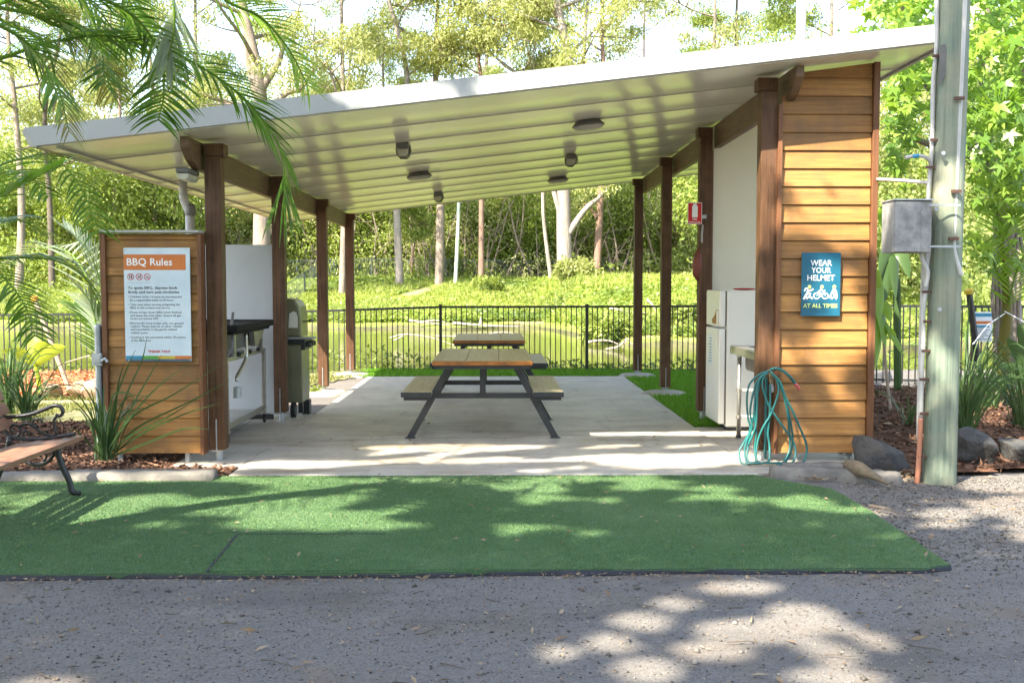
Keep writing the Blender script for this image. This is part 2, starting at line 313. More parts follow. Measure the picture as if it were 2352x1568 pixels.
def concrete_mat():
    m, nt, bs, out = nodes('worn_concrete_slab'); v = coords(nt)
    col = mixc(nt, noise(nt, v, 1.3, 6, .65), (.49, .45, .385), (.41, .38, .33))
    col = mixc(nt, noise(nt, v, 22, 6, .7, .45, .7), col, (.38, .35, .31))
    v2 = coords(nt, (.7, 3.2, 1))                       # dirt washed across the slab in bands
    st = noise(nt, v2, 1.1, 6, .7, .47, .72)
    sp = nt.nodes.new('ShaderNodeSeparateXYZ'); nt.links.new(v, sp.inputs[0])
    r = nt.nodes.new('ShaderNodeMapRange'); r.inputs[1].default_value = 11.6; r.inputs[2].default_value = 9.6; nt.links.new(sp.outputs[1], r.inputs[0])
    mu = nt.nodes.new('ShaderNodeMath'); mu.operation = 'MULTIPLY'; nt.links.new(st, mu.inputs[0]); nt.links.new(r.outputs[0], mu.inputs[1])
    m2 = nt.nodes.new('ShaderNodeMath'); m2.operation = 'MULTIPLY'; m2.inputs[1].default_value = 1.0; nt.links.new(mu.outputs[0], m2.inputs[0])
    col = mixc(nt, m2.outputs[0], col, (.22, .16, .10))
    v4 = coords(nt, (3, .8, 1)); m4 = nt.nodes.new('ShaderNodeMath'); m4.operation = 'MULTIPLY'; m4.inputs[1].default_value = .75
    nt.links.new(noise(nt, v4, 1.7, 6, .7, .55, .75), m4.inputs[0]); col = mixc(nt, m4.outputs[0], col, (.20, .17, .135))
    nt.links.new(col, bs.inputs['Base Color']); bs.inputs['Specular IOR Level'].default_value = .4
    rr = nt.nodes.new('ShaderNodeMapRange'); rr.inputs[3].default_value = .34; rr.inputs[4].default_value = .62; nt.links.new(noise(nt, v, 2.2, 4), rr.inputs[0]); nt.links.new(rr.outputs[0], bs.inputs['Roughness'])
    bump(nt, noise(nt, v, 60, 6, .75, None), 1, .003, bs); return m
M['slab'] = concrete_mat()
def water_mat():
    m, nt, bs, out = nodes('pond_water'); v = coords(nt, (1, 2.2, 1))
    nt.links.new(mixc(nt, noise(nt, v, .3, 3), (.10, .11, .025), (.08, .09, .02)), bs.inputs['Base Color'])
    bs.inputs['Roughness'].default_value = .06; bs.inputs['IOR'].default_value = 1.33; bs.inputs['Specular IOR Level'].default_value = .5; bs.inputs['Specular Tint'].default_value = (.38, .44, .17, 1)
    bump(nt, noise(nt, v, 2.6, 3, .55, None), 1.0, .0045, bs); return m
M['water'] = water_mat()
# ------------------------------------------------------------------ terrain: one sheet to the horizon
def sstep(a, b, x):
    t = np.clip((x - a) / (b - a), 0, 1); return t * t * (3 - 2 * t)
WZ = -0.55
def shore(X): return 46.5 - 14.0 * sstep(1.9, 4.6, X) + .8 * np.sin(X * .45) + .5 * np.sin(X * 1.3 + 1)
def ter(X, Y):
    X = np.asarray(X, float); Y = np.asarray(Y, float)
    z = -0.03 + 0 * X
    z = z - .13 * sstep(-2.3, -4.5, X) * sstep(12.0, 14.5, Y) * (X < 0)
    z = z - .95 * sstep(17.35, 19.2, Y)
    s = shore(X); d = Y - s
    z = np.where(Y > 25, np.maximum(z, -1.0 + 1.0 * sstep(-4, 3.0, d) + 1.75 * sstep(1.0, 21, d) + .12 * vnoise(X, Y, .35, 3) * sstep(0, 4, d)), z)
    z = z + 11.5 * sstep(76, 122, Y) + 10 * sstep(122, 330, Y) + .5 * vnoise(X, Y, .09, 5) * sstep(60, 90, Y)
    return z
def terrain_z(x, y): return float(ter(np.array([x]), np.array([y]))[0])
xs = np.unique(np.concatenate([np.linspace(-900, -120, 14), np.linspace(-120, -14, 50), np.linspace(-14, 18, 130), np.linspace(18, 120, 50), np.linspace(120, 900, 14)]))
ys = np.unique(np.concatenate([np.linspace(-40, 0, 10), np.linspace(0, 20, 110), np.linspace(20, 72, 110), np.linspace(72, 130, 40), np.linspace(130, 1200, 30)]))
ground = grid_mesh('ground', xs, ys, ter, M['ground'], 'structure')
water = MB().add([(-160, 17.6, WZ), (160, 17.6, WZ), (160, 60, WZ), (-160, 60, WZ)], [(0, 1, 2, 3)]).build('water', M['water']); water['kind'] = 'structure'
ed = MB(); xs_e = np.arange(-42, 44, .5)
for i in range(len(xs_e) - 1):
    (x0, x1) = (xs_e[i], xs_e[i + 1]); y0, y1 = float(shore(np.array([x0]))[0]) - .95, float(shore(np.array([x1]))[0]) - .95; h0, h1 = [-.43 + .09 * math.sin(1.9 * q) * math.sin(.7 * q + 1) for q in (x0, x1)]
    ed.add([(x0, y0, -.75), (x1, y1, -.75), (x1, y1 + .1, h1), (x0, y0 + .1, h0), (x1, y1 + .4, h1 - .05), (x0, y0 + .4, h0 - .05)], [(0, 1, 2, 3), (3, 2, 4, 5)])
M['wet_earth'] = pm('wet_bank_earth', (.06, .065, .022), (.10, .10, .035), 2, rough=.9, bmp=.02, c3=(.14, .12, .08), s3=2.5, a3=.6)
o_ = ed.build('shore', M['wet_earth']); o_['kind'] = 'structure'
# concrete slabs
def structure(mb, name, m, bevel=0, **k):
    o = mb.build(name, m, bevel=bevel, **k); o['kind'] = 'structure'; return o
structure(MB().box(-2.055, 2.035, 7.6, 15.85, -.2, 0), 'slab', M['slab'], .012)
structure(MB().box(-2.64, -2.062, 8.02, 11.25, -.2, -.006), 'slab', M['slab'], .012)
structure(MB().box(-3.35, -2.648, 8.75, 11.25, -.2, -.006), 'slab', M['slab'], .012)
structure(MB().prism([(2.043, 7.66, -.2), (3.25, 7.84, -.2), (3.25, 10.15, -.2), (2.043, 10.15, -.2)], (0, 0, .194)), 'slab', M['slab'], .012)
def sheet(name, m, poly, zf, step=.12, amp=0.0, s=3.0):
    P = np.array(poly); x0, y0 = P.min(0); x1, y1 = P.max(0)
    X, Y = np.meshgrid(np.arange(x0, x1 + step, step), np.arange(y0, y1 + step, step)); ny, nx = X.shape
    Z = (zf(X, Y) if callable(zf) else zf + 0 * X) + amp * vnoise(X, Y, s, 9)
    i = np.arange(nx * ny).reshape(ny, nx)
    F = np.stack([i[:-1, :-1], i[:-1, 1:], i[1:, 1:], i[1:, :-1]], -1).reshape(-1, 4)
    cx = X.ravel()[F].mean(1); cy = Y.ravel()[F].mean(1)
    F = F[inside(cx, cy, P)]
    o = np_mesh(name, np.stack([X, Y, Z], -1).reshape(-1, 3), F, m, smooth=True); o['kind'] = 'structure'; return o
def inside(x, y, P):
    c = np.zeros(len(x), bool); n = len(P); j = n - 1
    for i in range(n):
        xi, yi = P[i]; xj, yj = P[j]
        c ^= ((yi > y) != (yj > y)) & (x < (xj - xi) * (y - yi) / (yj - yi + 1e-12) + xi); j = i
    return c
def scatter_in(poly, n):
    P = np.array(poly); out = []
    x0, y0 = P.min(0); x1, y1 = P.max(0); k = int(n * 2.2)
    x = rng.uniform(x0, x1, k); y = rng.uniform(y0, y1, k); ok = inside(x, y, P)
    return x[ok][:n], y[ok][:n]
bed_l = [(-5.2, 7.58), (-2.10, 7.58), (-2.10, 8.0), (-2.67, 8.0), (-2.67, 8.74), (-3.38, 8.74), (-3.38, 10.6), (-5.6, 10.6)]
bed_lo = [(-9.5, 13.4), (-3.7, 13.9), (-3.4, 16.9), (-10, 16.9)]
bed_r = [(2.6, 7.5), (3.1, 7.6), (3.3, 7.9), (3.3, 10.3), (3.1, 11.2), (4.3, 13.4), (9.5, 13.6), (9.5, 8.3), (5.2, 7.9), (3.6, 7.6)]
lawn_r = [(2.05, 10.2), (3.3, 10.2), (3.2, 11.2), (4.3, 13.4), (4.6, 16.0), (3.0, 17.1), (2.04, 17.1), (2.04, 15.9), (2.04, 10.2)]
lawn_b = [(-2.3, 15.9), (2.04, 15.9), (2.04, 17.2), (-2.3, 17.2)]
lawn_l = [(-9.0, 10.7), (-3.5, 10.7), (-2.7, 11.4), (-2.9, 14.4), (-2.2, 15.95), (-2.2, 17.1), (-3.3, 17.1), (-3.7, 13.85), (-9.2, 13.35)]
sheet('mulch_bed', M['mulch'], bed_l, -.012, .09, .018, 4)
def slope_l(X, Y): return ter(X, Y) + .02
sheet('mulch_bed', M['mulch_orange'], bed_lo, lambda X, Y: ter(X, Y) + .05 + .10 * sstep(13.6, 15, Y), .12, .02, 3)
def bedr_z(X, Y): return .0 + .22 * sstep(7.6, 9.6, Y) * sstep(2.9, 4.2, X) - .16 * sstep(10.5, 13.2, Y)
sheet('mulch_bed', M['mulch'], bed_r, bedr_z, .1, .018, 4)
sheet('lawn', M['lawn'], lawn_r, -.016, .1, .004, 3)
sheet('lawn', M['lawn'], lawn_b, -.020, .1, .004, 3)
sheet('lawn', M['dry_lawn'], lawn_l, slope_l, .12, .012, 3)
def stuff(o): o['kind'] = 'stuff'; return o
def chips(name, poly, n, zf, m, L=.05, W=.022):
    x, y = scatter_in(poly, n); z = zf(x, y) + rng.uniform(.004, .028, len(x))
    C = np.stack([x, y, z], 1); A = rng.normal(size=C.shape); A[:, 2] *= .35; N = rng.normal(size=C.shape) * .45; N[:, 2] += 1
    return stuff(leaves(name, C, L, W, m, A=unit(A), N=unit(N)))
chips('bark_chips', bed_l, 9000, lambda x, y: -.012 + .018 * vnoise(x, y, 4, 9), M['chips'], .055, .024)
chips('bark_chips', bed_r, 22000, lambda x, y: bedr_z(x, y) + .018 * vnoise(x, y, 4, 9), M['chips'], .06, .025)
chips('bark_chips', bed_lo, 9000, lambda x, y: ter(x, y) + .05 + .10 * sstep(13.6, 15, y), M['chips_orange'], .08, .035)
def blades(name, poly, n, zf, m, h=.03, w=.004, lean=.4):
    x, y = scatter_in(poly, n); z = zf(x, y) if callable(zf) else np.full(len(x), zf)
    A = rng.normal(size=(len(x), 3)) * lean; A[:, 2] = 1; N = rng.normal(size=A.shape); N[:, 2] *= .2
    return stuff(leaves(name, np.stack([x, y, z], 1), h, w, m, A=unit(A), N=unit(N)))
blades('lawn_grass', lawn_r, 26000, -.016, M['lawn_blade'], .05, .012)
blades('lawn_grass', lawn_b, 12000, -.02, M['lawn_blade'], .06, .014)
xk, yk = scatter_in(lawn_l, 30000); keep = vnoise(xk, yk, 1.6, 21) > -.15
A = rng.normal(size=(keep.sum(), 3)) * .5; A[:, 2] = 1; N = rng.normal(size=A.shape)
stuff(leaves('worn_grass', np.stack([xk[keep], yk[keep], ter(xk[keep], yk[keep]) + .02], 1), .06, .013, M['grass_blade'], A=unit(A), N=unit(N)))
# synthetic turf: two mats
turf_poly = [(-6.0, 5.06), (-0.9, 5.02), (2.32, 5.06), (2.46, 7.15), (2.12, 7.45), (2.0, 7.59), (-2.1, 7.59), (-2.15, 7.40), (-6.0, 7.40)]
turf_poly = [(-6.0, 5.03)] + [(x, 5.0 + .03 * x / 2 + .012 * math.sin(2.3 * x) + .006 * math.sin(7.1 * x + 1)) for x in np.linspace(-4.2, 2.2, 40)] + [(2.37, 5.08), (2.42, 6.3), (2.41, 7.02), (2.06, 7.44), (1.98, 7.56), (-2.1, 7.58), (-2.15, 7.42), (-6.0, 7.34)]
def mat_sheet(poly, top, name, label):
    b = MB().prism([(x, y, -.027) for x, y in poly], (0, 0, top + .027))
    t = b.build(name, M['turf']); tag(t, label, 'turf mat'); return t
t1 = mat_sheet(turf_poly, -.006, 'turf_mat', 'wide green synthetic turf mat in front of the picnic shelter')
A_, B_, C_ = gnd(475, 1313), gnd(546, 1226), gnd(885, 1226)
patch = [(A_.x + .02, 4.985), (.05, 4.985), (C_.x, 5.6), (B_.x, B_.y)]
patch = [(A_.x, A_.y + .02), (.6, 5.03), (C_.x + .35, 5.35), (C_.x, C_.y), (B_.x, B_.y)]
t2 = mat_sheet(patch, .000, 'turf_mat', 'small angular turf offcut let into the front edge of the wide turf mat')
e = MB()
cv = [Vector((x, y, 0)) for x, y in turf_poly[1:42]]
for i in range(len(cv) - 1):
    w0, w1 = [.003 + .014 * abs(math.sin(3.3 * k.x) * math.sin(1.1 * k.x + 1)) ** 1.5 + .004 * math.sin(17 * k.x) for k in cv[i:i + 2]]
    e.prism([(cv[i].x, cv[i].y - w0, -.024), (cv[i + 1].x, cv[i + 1].y - w1, -.024), (cv[i + 1].x, cv[i + 1].y + .004, -.003), (cv[i].x, cv[i].y + .004, -.003)], (0, 0, -.004))
e.build('edge_strip', M['turf_edge'], t1)
e = MB()
for p, q in ((A_, B_), (B_, C_)):
    d = (q - p).normalized(); nrm = Vector((-d.y, d.x, 0)) * .007
    e.prism([(p.x - nrm.x, p.y - nrm.y, .0035), (q.x - nrm.x, q.y - nrm.y, .0035), (q.x + nrm.x, q.y + nrm.y, .0035), (p.x + nrm.x, p.y + nrm.y, .0035)], (0, 0, -.0025))
e.build('seam', M['turf_edge'], t2)
for (pl, z, o, n) in ((turf_poly, -.006, t1, 330000), (patch, .0, t2, 12000)):
    x, y = scatter_in(pl, n); ok = x > -4.4; x, y = x[ok], y[ok]
    Aa = rng.normal(size=(len(x), 3)) * .55; Aa[:, 2] = 1; Nn = rng.normal(size=Aa.shape); Nn[:, 2] *= .2
    f = leaves('pile', np.stack([x, y, np.full(len(x), z)], 1), .0095, .0042, M['turf_blade'], o, A=unit(Aa), N=unit(Nn)); f['kind'] = 'stuff'
# loose stones and fallen leaves on the gravel
def pebbles(n, poly, r0, r1, name, zoff=-.03, m='pebble'):
    x, y = scatter_in(poly, n); n = len(x); r = r0 + (r1 - r0) * rng.random(n) ** 3
    base = np.array([(1, 0, 0), (-1, 0, 0), (0, 1, 0), (0, -1, 0), (0, 0, .7), (0, 0, -.5)], float)
    fb = np.array([(0, 2, 4), (2, 1, 4), (1, 3, 4), (3, 0, 4), (2, 0, 5), (1, 2, 5), (3, 1, 5), (0, 3, 5)])
    an = rng.uniform(0, 6.28, n); ca, sa = np.cos(an)[:, None], np.sin(an)[:, None]
    J = base[None] * rng.uniform(.6, 1.25, (n, 6, 1)); V = np.empty_like(J)
    V[:, :, 0] = J[:, :, 0] * ca - J[:, :, 1] * sa; V[:, :, 1] = J[:, :, 0] * sa + J[:, :, 1] * ca; V[:, :, 2] = J[:, :, 2]
    V = V * r[:, None, None] + np.stack([x, y, zoff + r * .2], 1)[:, None]
    F = (fb[None] + (np.arange(n) * 6)[:, None, None]).reshape(-1, 3)
    return stuff(np_mesh(name, V.reshape(-1, 3), F, M[m]))
grav_front = [(-3.0, 2.9), (3.4, 2.9), (4.0, 5.06), (-3.4, 4.96)]
grav_r = [(2.4, 5.06), (4.2, 5.0), (5.0, 7.6), (3.7, 7.55), (2.6, 7.45), (2.5, 7.1), (2.46, 6.3)]
pebbles(22000, grav_front, .003, .008, 'loose_gravel'); pebbles(12000, grav_r, .004, .014, 'loose_gravel')
pebbles(260, grav_front, .01, .022, 'loose_gravel'); pebbles(120, turf_poly, .004, .011, 'loose_gravel', -.002)
def litter(n, poly, z, L, W, name='leaf_litter'):
    x, y = scatter_in(poly, n); C = np.stack([x, y, np.full(len(x), z)], 1)
    Aq = rng.normal(size=C.shape); Aq[:, 2] = rng.uniform(-.02, .22, len(x)); Nq = rng.normal(size=C.shape) * .4; Nq[:, 2] += 1
    return stuff(leaves(name, C, L, W, M['leaf_dry'], A=unit(Aq), N=unit(Nq)))
litter(110, grav_front, -.018, .075, .016); litter(1100, grav_front, -.02, .025, .008); litter(260, grav_r, -.016, .05, .016); litter(190, turf_poly, .008, .04, .013); litter(120, turf_poly, .008, .018, .009)
litter(420, [(-3, 4.86), (2.4, 4.92), (2.4, 5.04), (-3, 4.98)], -.016, .03, .01); litter(26, [(-2, 7.7), (2, 7.7), (2, 12), (-2, 12)], .006, .06, .02)
litter(500, [(2.3, 7.35), (3.5, 7.4), (3.5, 7.75), (2.3, 7.66)], .0, .05, .018); litter(160, bed_r, .2, .09, .03)
tw = MB()
for k in range(26):
    x, y = rnd.uniform(-2.3, 3), rnd.uniform(3.1, 4.9); a = rnd.uniform(-.7, .7); l = rnd.uniform(.05, .16)
    p = [Vector((x + math.cos(a) * l * t, y + math.sin(a) * l * t + rnd.uniform(-.008, .008), -.020 + rnd.uniform(0, .008))) for t in (0, .35, .7, 1)]
    tw.tube(p, [.0028, .0025, .002, .0012], 5)
stuff(tw.build('twig_litter', M['bark_dark']))
p0, p1, p2 = gnd(1997, 1163), gnd(2040, 1172), gnd(2066, 1183)
tag(MB().tube([p0 + Vector((0, 0, .008)), p1 + Vector((0, 0, .014)), p2 + Vector((0, 0, .008))], [.008, .006, .003], 6).build('twig', M['bark_dark']), 'long brown twig lying on the right side of the turf mat', 'twig')
# kerbs
def rough_bar(x0, x1, y0f, y1f, z0, hf, n=26, seed=1):
    r = random.Random(seed); mb = MB(); vs = []
    for i in range(n + 1):
        t = i / n; x = x0 + (x1 - x0) * t; j = lambda s: r.uniform(-s, s)
        ya, yb, h = y0f(t), y1f(t), hf(t)
        vs += [(x, ya + j(.006), z0), (x, ya + .012 + j(.006), h * .55 + j(.006)), (x, ya + .05 + j(.006), h + j(.006)), (x, yb - .02 + j(.006), h * .96 + j(.005)), (x, yb, z0)]
    fs = [(i * 5 + k, (i + 1) * 5 + k, (i + 1) * 5 + k + 1, i * 5 + k + 1) for i in range(n) for k in range(4)] + [(0, 1, 2, 3, 4), tuple(n * 5 + k for k in (4, 3, 2, 1, 0))]
    return mb.add(vs, fs)
tag(rough_bar(-5.6, -2.13, lambda t: 7.38, lambda t: 7.585, -.06, lambda t: .05 + .008 * math.sin(9 * t), 40, 2).build('kerb', M['kerb'], smooth=True), 'low grey concrete kerb edging the mulch bed beside the iron bench', 'kerb')
tag(rough_bar(2.12, 3.02, lambda t: 7.50 - .22 * t, lambda t: 7.66 - .20 * t, -.06, lambda t: .062 - .012 * t, 26, 3).build('kerb', M['kerb'], smooth=True), 'stained concrete kerb at the turf edge below the hanging hose', 'kerb')
tag(rough_bar(2.28, 3.06, lambda t: 7.72 + .02 * t, lambda t: 7.86, -.06, lambda t: .045, 22, 4).build('kerb', M['kerb'], smooth=True), 'pale broken concrete strip right under the tall timber wall', 'kerb')
# ------------------------------------------------------------------ the shelter
sh = thing('picnic_shelter', 'open picnic shelter with white sloping roof, dark posts and timber clad end walls', 'shelter', (0, 8.2, 0))
FY0, FY1, RX0, RX1 = 7.74, 16.78, -3.55, 3.49
# roof panels: each one steps down a little towards the next joint
M['joint'] = pm('shadowed_panel_joint', (.48, .46, .37), rough=.6)  # strips darker than the panels draw the shadow line along each joint
rf = MB(); NP_ = 10; dY = (FY1 - FY0 - .06) / NP_
prof = []
for k in range(NP_):
    y = FY0 + .05 + k * dY
    prof += [(y, .012), (y + dY * .998, .012)]
prof.append((FY1 - .01, .012))
xs_ = (RX0 + .01, RX1 - .01)
vs = [(x, y, ceil_z(x) + (-d if True else 0)) for x in xs_ for y, d in prof] + [(x, y, ceil_z(x) + .115) for x in xs_ for y in (FY0 + .05, FY1 - .01)]
n = len(prof)
rf.add(vs, [(i, i + 1, n + i + 1, n + i) for i in range(n - 1)] + [(2 * n, 2 * n + 2, 2 * n + 3, 2 * n + 1)] +
       [tuple(list(range(n))[::-1] + [2 * n, 2 * n + 1]), tuple(list(range(n, 2 * n)) + [2 * n + 3, 2 * n + 2]), (0, n, 2 * n + 2, 2 * n), (n - 1, 2 * n + 1, 2 * n + 3, 2 * n - 1)])
roof = rf.build('roof', M['ceil'], sh)
jt = MB()
for k in range(1, NP_):
    y = FY0 + .05 + k * dY
    jt.prism([(RX0 + .02, y - .007, ceil_z(RX0 + .02) - .0125), (RX1 - .02, y - .007, ceil_z(RX1 - .02) - .0125), (RX1 - .02, y - .007, ceil_z(RX1 - .02) - .0178), (RX0 + .02, y - .007, ceil_z(RX0 + .02) - .0178)], (0, .012, 0))
jt.build('joint_shadow_line', M['joint'], roof)
fa = MB(); zf = lambda x, o: ceil_z(x) + o
fa.prism([(RX0 - .06, FY0, zf(RX0, .125)), (RX1, FY0, zf(RX1, .125)), (RX1, FY0, zf(RX1, -.004)), (RX0 + .03, FY0, zf(RX0, -.004))], (0, .046, 0))
fa.prism([(RX0 - .06, FY0, zf(RX0, .1255)), (RX1, FY0, zf(RX1, .1255)), (RX1, FY0, zf(RX1, .131)), (RX0 - .06, FY0, zf(RX0, .131))], (0, .16, 0))
fa.build('fascia', M['fascia'], roof)
fb = MB().prism([(RX0, FY1 - .008, zf(RX0, .12)), (RX1, FY1 - .008, zf(RX1, .12)), (RX1, FY1 - .008, zf(RX1, -.02)), (RX0, FY1 - .008, zf(RX0, -.02))], (0, .04, 0)).build('fascia', M['gutter'], roof)
fb['label'] = 'dull grey rear fascia'
gz = zf(RX0, 0)
MB().prism([(RX0 - .085, FY0 + .01, gz + .118), (RX0, FY0 + .01, gz + .118), (RX0 + .03, FY0 + .01, gz - .012), (RX0 - .02, FY0 + .01, gz - .012)], (0, FY1 - FY0 - .02, 0)).build('gutter', M['gutter'], roof)
MB().box(RX0 + .16, RX0 + .175, FY0 + .06, FY1 - .05, gz - .012, gz + .01).build('trim_strip', M['gutter'], roof)
gz2 = zf(RX1, 0)
MB().box(RX1 + .001, RX1 + .03, FY0 + .0, FY1, gz2 - .03, gz2 + .132).build('fascia', M['gutter'], roof)
# beams with cut ends
def beam(x0, x1, top, y0, y1, h):
    p = [(y0, top), (y1, top), (y1, top - h), (y0 + .30, top - h), (y0 + .14, top - h + .05), (y0, top - .085)]
    MB().prism([(x0, y, z) for y, z in p], (x1 - x0, 0, 0)).build('beam', M['beam'], sh, bevel=.004)
beam(-2.475, -2.41, ceil_z(-2.475) - .028, 7.90, 16.32, .225)
beam(2.36, 2.425, ceil_z(2.36) - .03, 7.90, 16.2, .245)
# posts on steel stirrups
PL = [(-2.32, 8.30), (-2.325, 10.75), (-2.345, 13.5), (-2.365, 16.15)]
PR = [(2.226, 8.224), (2.255, 10.80), (2.265, 13.3), (2.27, 15.95)]
FOOT = []
for side, lst in ((-1, PL), (1, PR)):
    for i, (x, y) in enumerate(lst):
        w = .066; top = ceil_z(x) - .045
        z0 = .085
        xo = x + side * .012
        pb = MB(); pb.box(x - w, x + w, y - w, y + w, z0, top - .115)
        bx = (x - w - .004, x + .088 + .0) if side > 0 else (x - .088, x + w + .004)
        c = pb.build('post', M['post'], sh, bevel=.006)
        cap = MB(); ix0, ix1 = (x - w - .03, x + w) if side > 0 else (x - w, x + w + .03)
        cap.box(ix0, ix1, y - w - .004, y + w + .004, top - .113, top - .012); cap.build('cap', M['post'], c, bevel=.004)
        st = MB(); g0 = -.02 if (i < 2) else .03
        st.tube([(x, y, g0), (x, y, z0 - .012)], .032, 12); st.box(x - .05, x + .05, y - .05, y + .05, z0 - .013, z0 - .001)
        st.box(x - .005, x + .005, y - w - .006, y - w - .001, z0 + .0, z0 + .26)
        st.build('stirrup', M['galv'], c)
        if i >= 2: FOOT.append((x, y))
for x, y in FOOT:
    r = random.Random(int(abs(x * 1000 + y * 77))); pr = []
    ft = MB().lathe((x, y, -.06), [(.34, 0), (.33, .05), (.25, .085), (.12, .10), (.03, .105)], 22)
    for v in ft.v: v.x += r.uniform(-.025, .025) * (1 if abs(v.x - x) > .05 else 0); v.y += r.uniform(-.02, .02)
    lab = ('domed concrete footing under the %s %s post' % ('third' if y < 14.5 else 'rearmost', 'left' if x < 0 else 'right'))
    ft.build('concrete_footing', M['footing'], sh, smooth=True)
# clad end walls
def clad(x0, x1, y, z0, top, th, n_pitch, name_trim=True, slope=None):
    w = MB(); k = 0; z = z0
    topf = (lambda x: ceil_z(x) - .032) if slope else (lambda x: top)
    tmax = topf(x1)
    while z < tmax - .02:
        zt = z + n_pitch + .012; r = rnd
        dx0, dx1 = r.uniform(0, .006), r.uniform(0, .006)
        if slope and z > 2.93 - .06: dx0 = 2.43 - x0
        zt0, zt1 = min(zt, topf(x0)), min(zt, topf(x1))
        if zt0 - z < .012:                               # the cut board under the sloping soffit
            xs0 = x0
            while topf(xs0) < z + .015: xs0 += .01
            xs0 = max(xs0, 2.43)
            vsb = [(xs0, y - .022, z), (x1, y - .022, z), (x1, y - .004, zt1), (xs0, y - .004, topf(xs0))]
        else: vsb = [(x0 + dx0, y - .022, z), (x1 - dx1, y - .022, z), (x1 - dx1, y - .004, zt1), (x0 + dx0, y - .004, zt0)]
        w.prism(vsb, (0, .014, 0)); z += n_pitch; k += 1
    return w
PIT_ = .1455
wl = clad(-3.165, -2.425, 8.17, .075, 1.862, .1, PIT_).build('cladding', M['siding'], sh, bevel=.002, seg=1)
tl = MB(); tl.box(-3.205, -3.163, 8.125, 8.26, .065, 1.872); tl.build('corner_board', M['trim'], wl, bevel=.003)
tl = MB(); tl.box(-2.424, -2.394, 8.125, 8.26, .065, 1.872); tl.build('corner_board', M['trim'], wl, bevel=.003)
MB().box(-3.20, -2.40, 8.186, 8.235, .1, 1.865).build('back_panel', M['white_panel'], wl)
MB().box(-3.20, -2.40, 8.10, 8.265, 1.8725, 1.894).build('capping', M['gutter'], wl, bevel=.003)
for x in (-3.1, -2.55):
    MB().tube([(x, 8.2, -.02), (x, 8.2, .10)], .022, 8).build('stump', M['galv'], wl)
MB().box(-3.205, -2.403, 10.80, 10.845, .055, 1.885).build('wall_panel', M['white_panel'], sh, bevel=.008)
MB().box(-3.20, -2.42, 10.785, 10.799, .0, .05).build('kick_strip', M['black'], sh)
MB().box(-3.262, -3.216, 8.10, 9.2, .16, 1.135).build('side_panel', M['galv'], sh, bevel=.02)
lt = MB(); lt.box(-3.268, -3.19, 8.075, 8.099, .80, .90); lt.tube([(-3.20, 8.08, .83), (-3.16, 8.07, .86), (-3.14, 8.07, .83)], .014, 8); lt.box(-3.25, -3.2, 8.066, 8.076, .82, .885)
lt.build('latch', M['galv'], sh, bevel=.004)
wr = clad(2.326, 3.062, 8.17, .065, 3.3, .1, PIT_ + .0005, slope=True).build('cladding', M['siding'], sh, bevel=.002, seg=1)
MB().box(2.290, 2.325, 8.12, 8.24, .06, ceil_z(2.345) - .29).build('corner_board', M['trim'], wr, bevel=.003)
MB().box(3.063, 3.112, 8.12, 8.30, .055, ceil_z(3.063) - .032).build('corner_board', M['trim'], wr, bevel=.003)
MB().prism([(2.44, 8.186, .1), (3.06, 8.186, .1), (3.06, 8.186, ceil_z(3.06) - .036), (2.44, 8.186, ceil_z(2.44) - .036)], (0, .05, 0)).build('back_panel', M['cream_panel'], wr)
for x in (2.50, 2.93):
    MB().tube([(x, 8.2, -.02), (x, 8.2, .10)], .024, 8).box(x - .03, x + .03, 8.17, 8.23, .03, .066).build('stump', M['galv'], wr)
MB().prism([(2.352, 10.83, .06), (3.1, 10.83, .06), (3.1, 10.83, ceil_z(3.1) - .036), (2.352, 10.83, ceil_z(2.352) - .036)], (0, .045, 0)).build('wall_panel', M['cream_panel'], sh)
MB().box(2.336, 2.351, 10.822, 10.876, .06, ceil_z(2.34) - .30).build('corner_board', M['trim'], sh)
# downpipe at the rear left of the barbecue bay
dp = thing('downpipe', 'grey plastic downpipe with a bend rising behind the left timber wall', 'downpipe', (-3.2, 10.4, 0))
a = at(437, 533, 10.4); b = at(437, 468, 10.4); c = at(421, 452, 10.4)
MB().tube([(a.x, 10.4, -.05), (a.x, 10.4, b.z - .02)], .047, 14).tube([(c.x, 10.4, c.z - .04), (c.x, 10.4, ceil_z(c.x) - .005)], .042, 14).tube(catmull([(c.x, 10.4, c.z + .02), (c.x + .01, 10.4, c.z - .03), (b.x - .02, 10.4, b.z - .06), (b.x, 10.4, b.z - .10)], 12), .046, 14).build('pipe', M['pvc'], dp, smooth=True)
MB().lathe((b.x, 10.4, b.z - .12), [(.052, 0), (.056, .02), (.052, .09), (.03, .12)], 16).build('collar', M['lamp_body'], dp)
# ------------------------------------------------------------------ lettering
def text_geo(txt, size, bold=0.0, spacing=1.0):
    cu = bpy.data.curves.new('t', 'FONT'); cu.body = txt; cu.size = size; cu.offset = bold; cu.space_character = spacing; cu.resolution_u = 2
    o = bpy.data.objects.new('t', cu); COL.objects.link(o); bpy.context.view_layer.update()
    me = bpy.data.meshes.new_from_object(o.evaluated_get(bpy.context.evaluated_depsgraph_get()))
    V = [v.co.copy() for v in me.vertices]; F = [tuple(p.vertices) for p in me.polygons]
    bpy.data.objects.remove(o); bpy.data.curves.remove(cu); bpy.data.meshes.remove(me); return V, F
def text_on(mb, txt, x, z, y, size, bold=0.0, width=None, align='L', spacing=1.0):
    V, F = text_geo(txt, size, bold, spacing)
    w = max(v.x for v in V); x_ = min(v.x for v in V); sx = 1.0
    if width: sx = width / (w - x_)
    off = x - x_ * sx if align == 'L' else (x - (w + x_) * sx / 2)
    mb.add([(v.x * sx + off, y, v.y + z) for v in V], F)
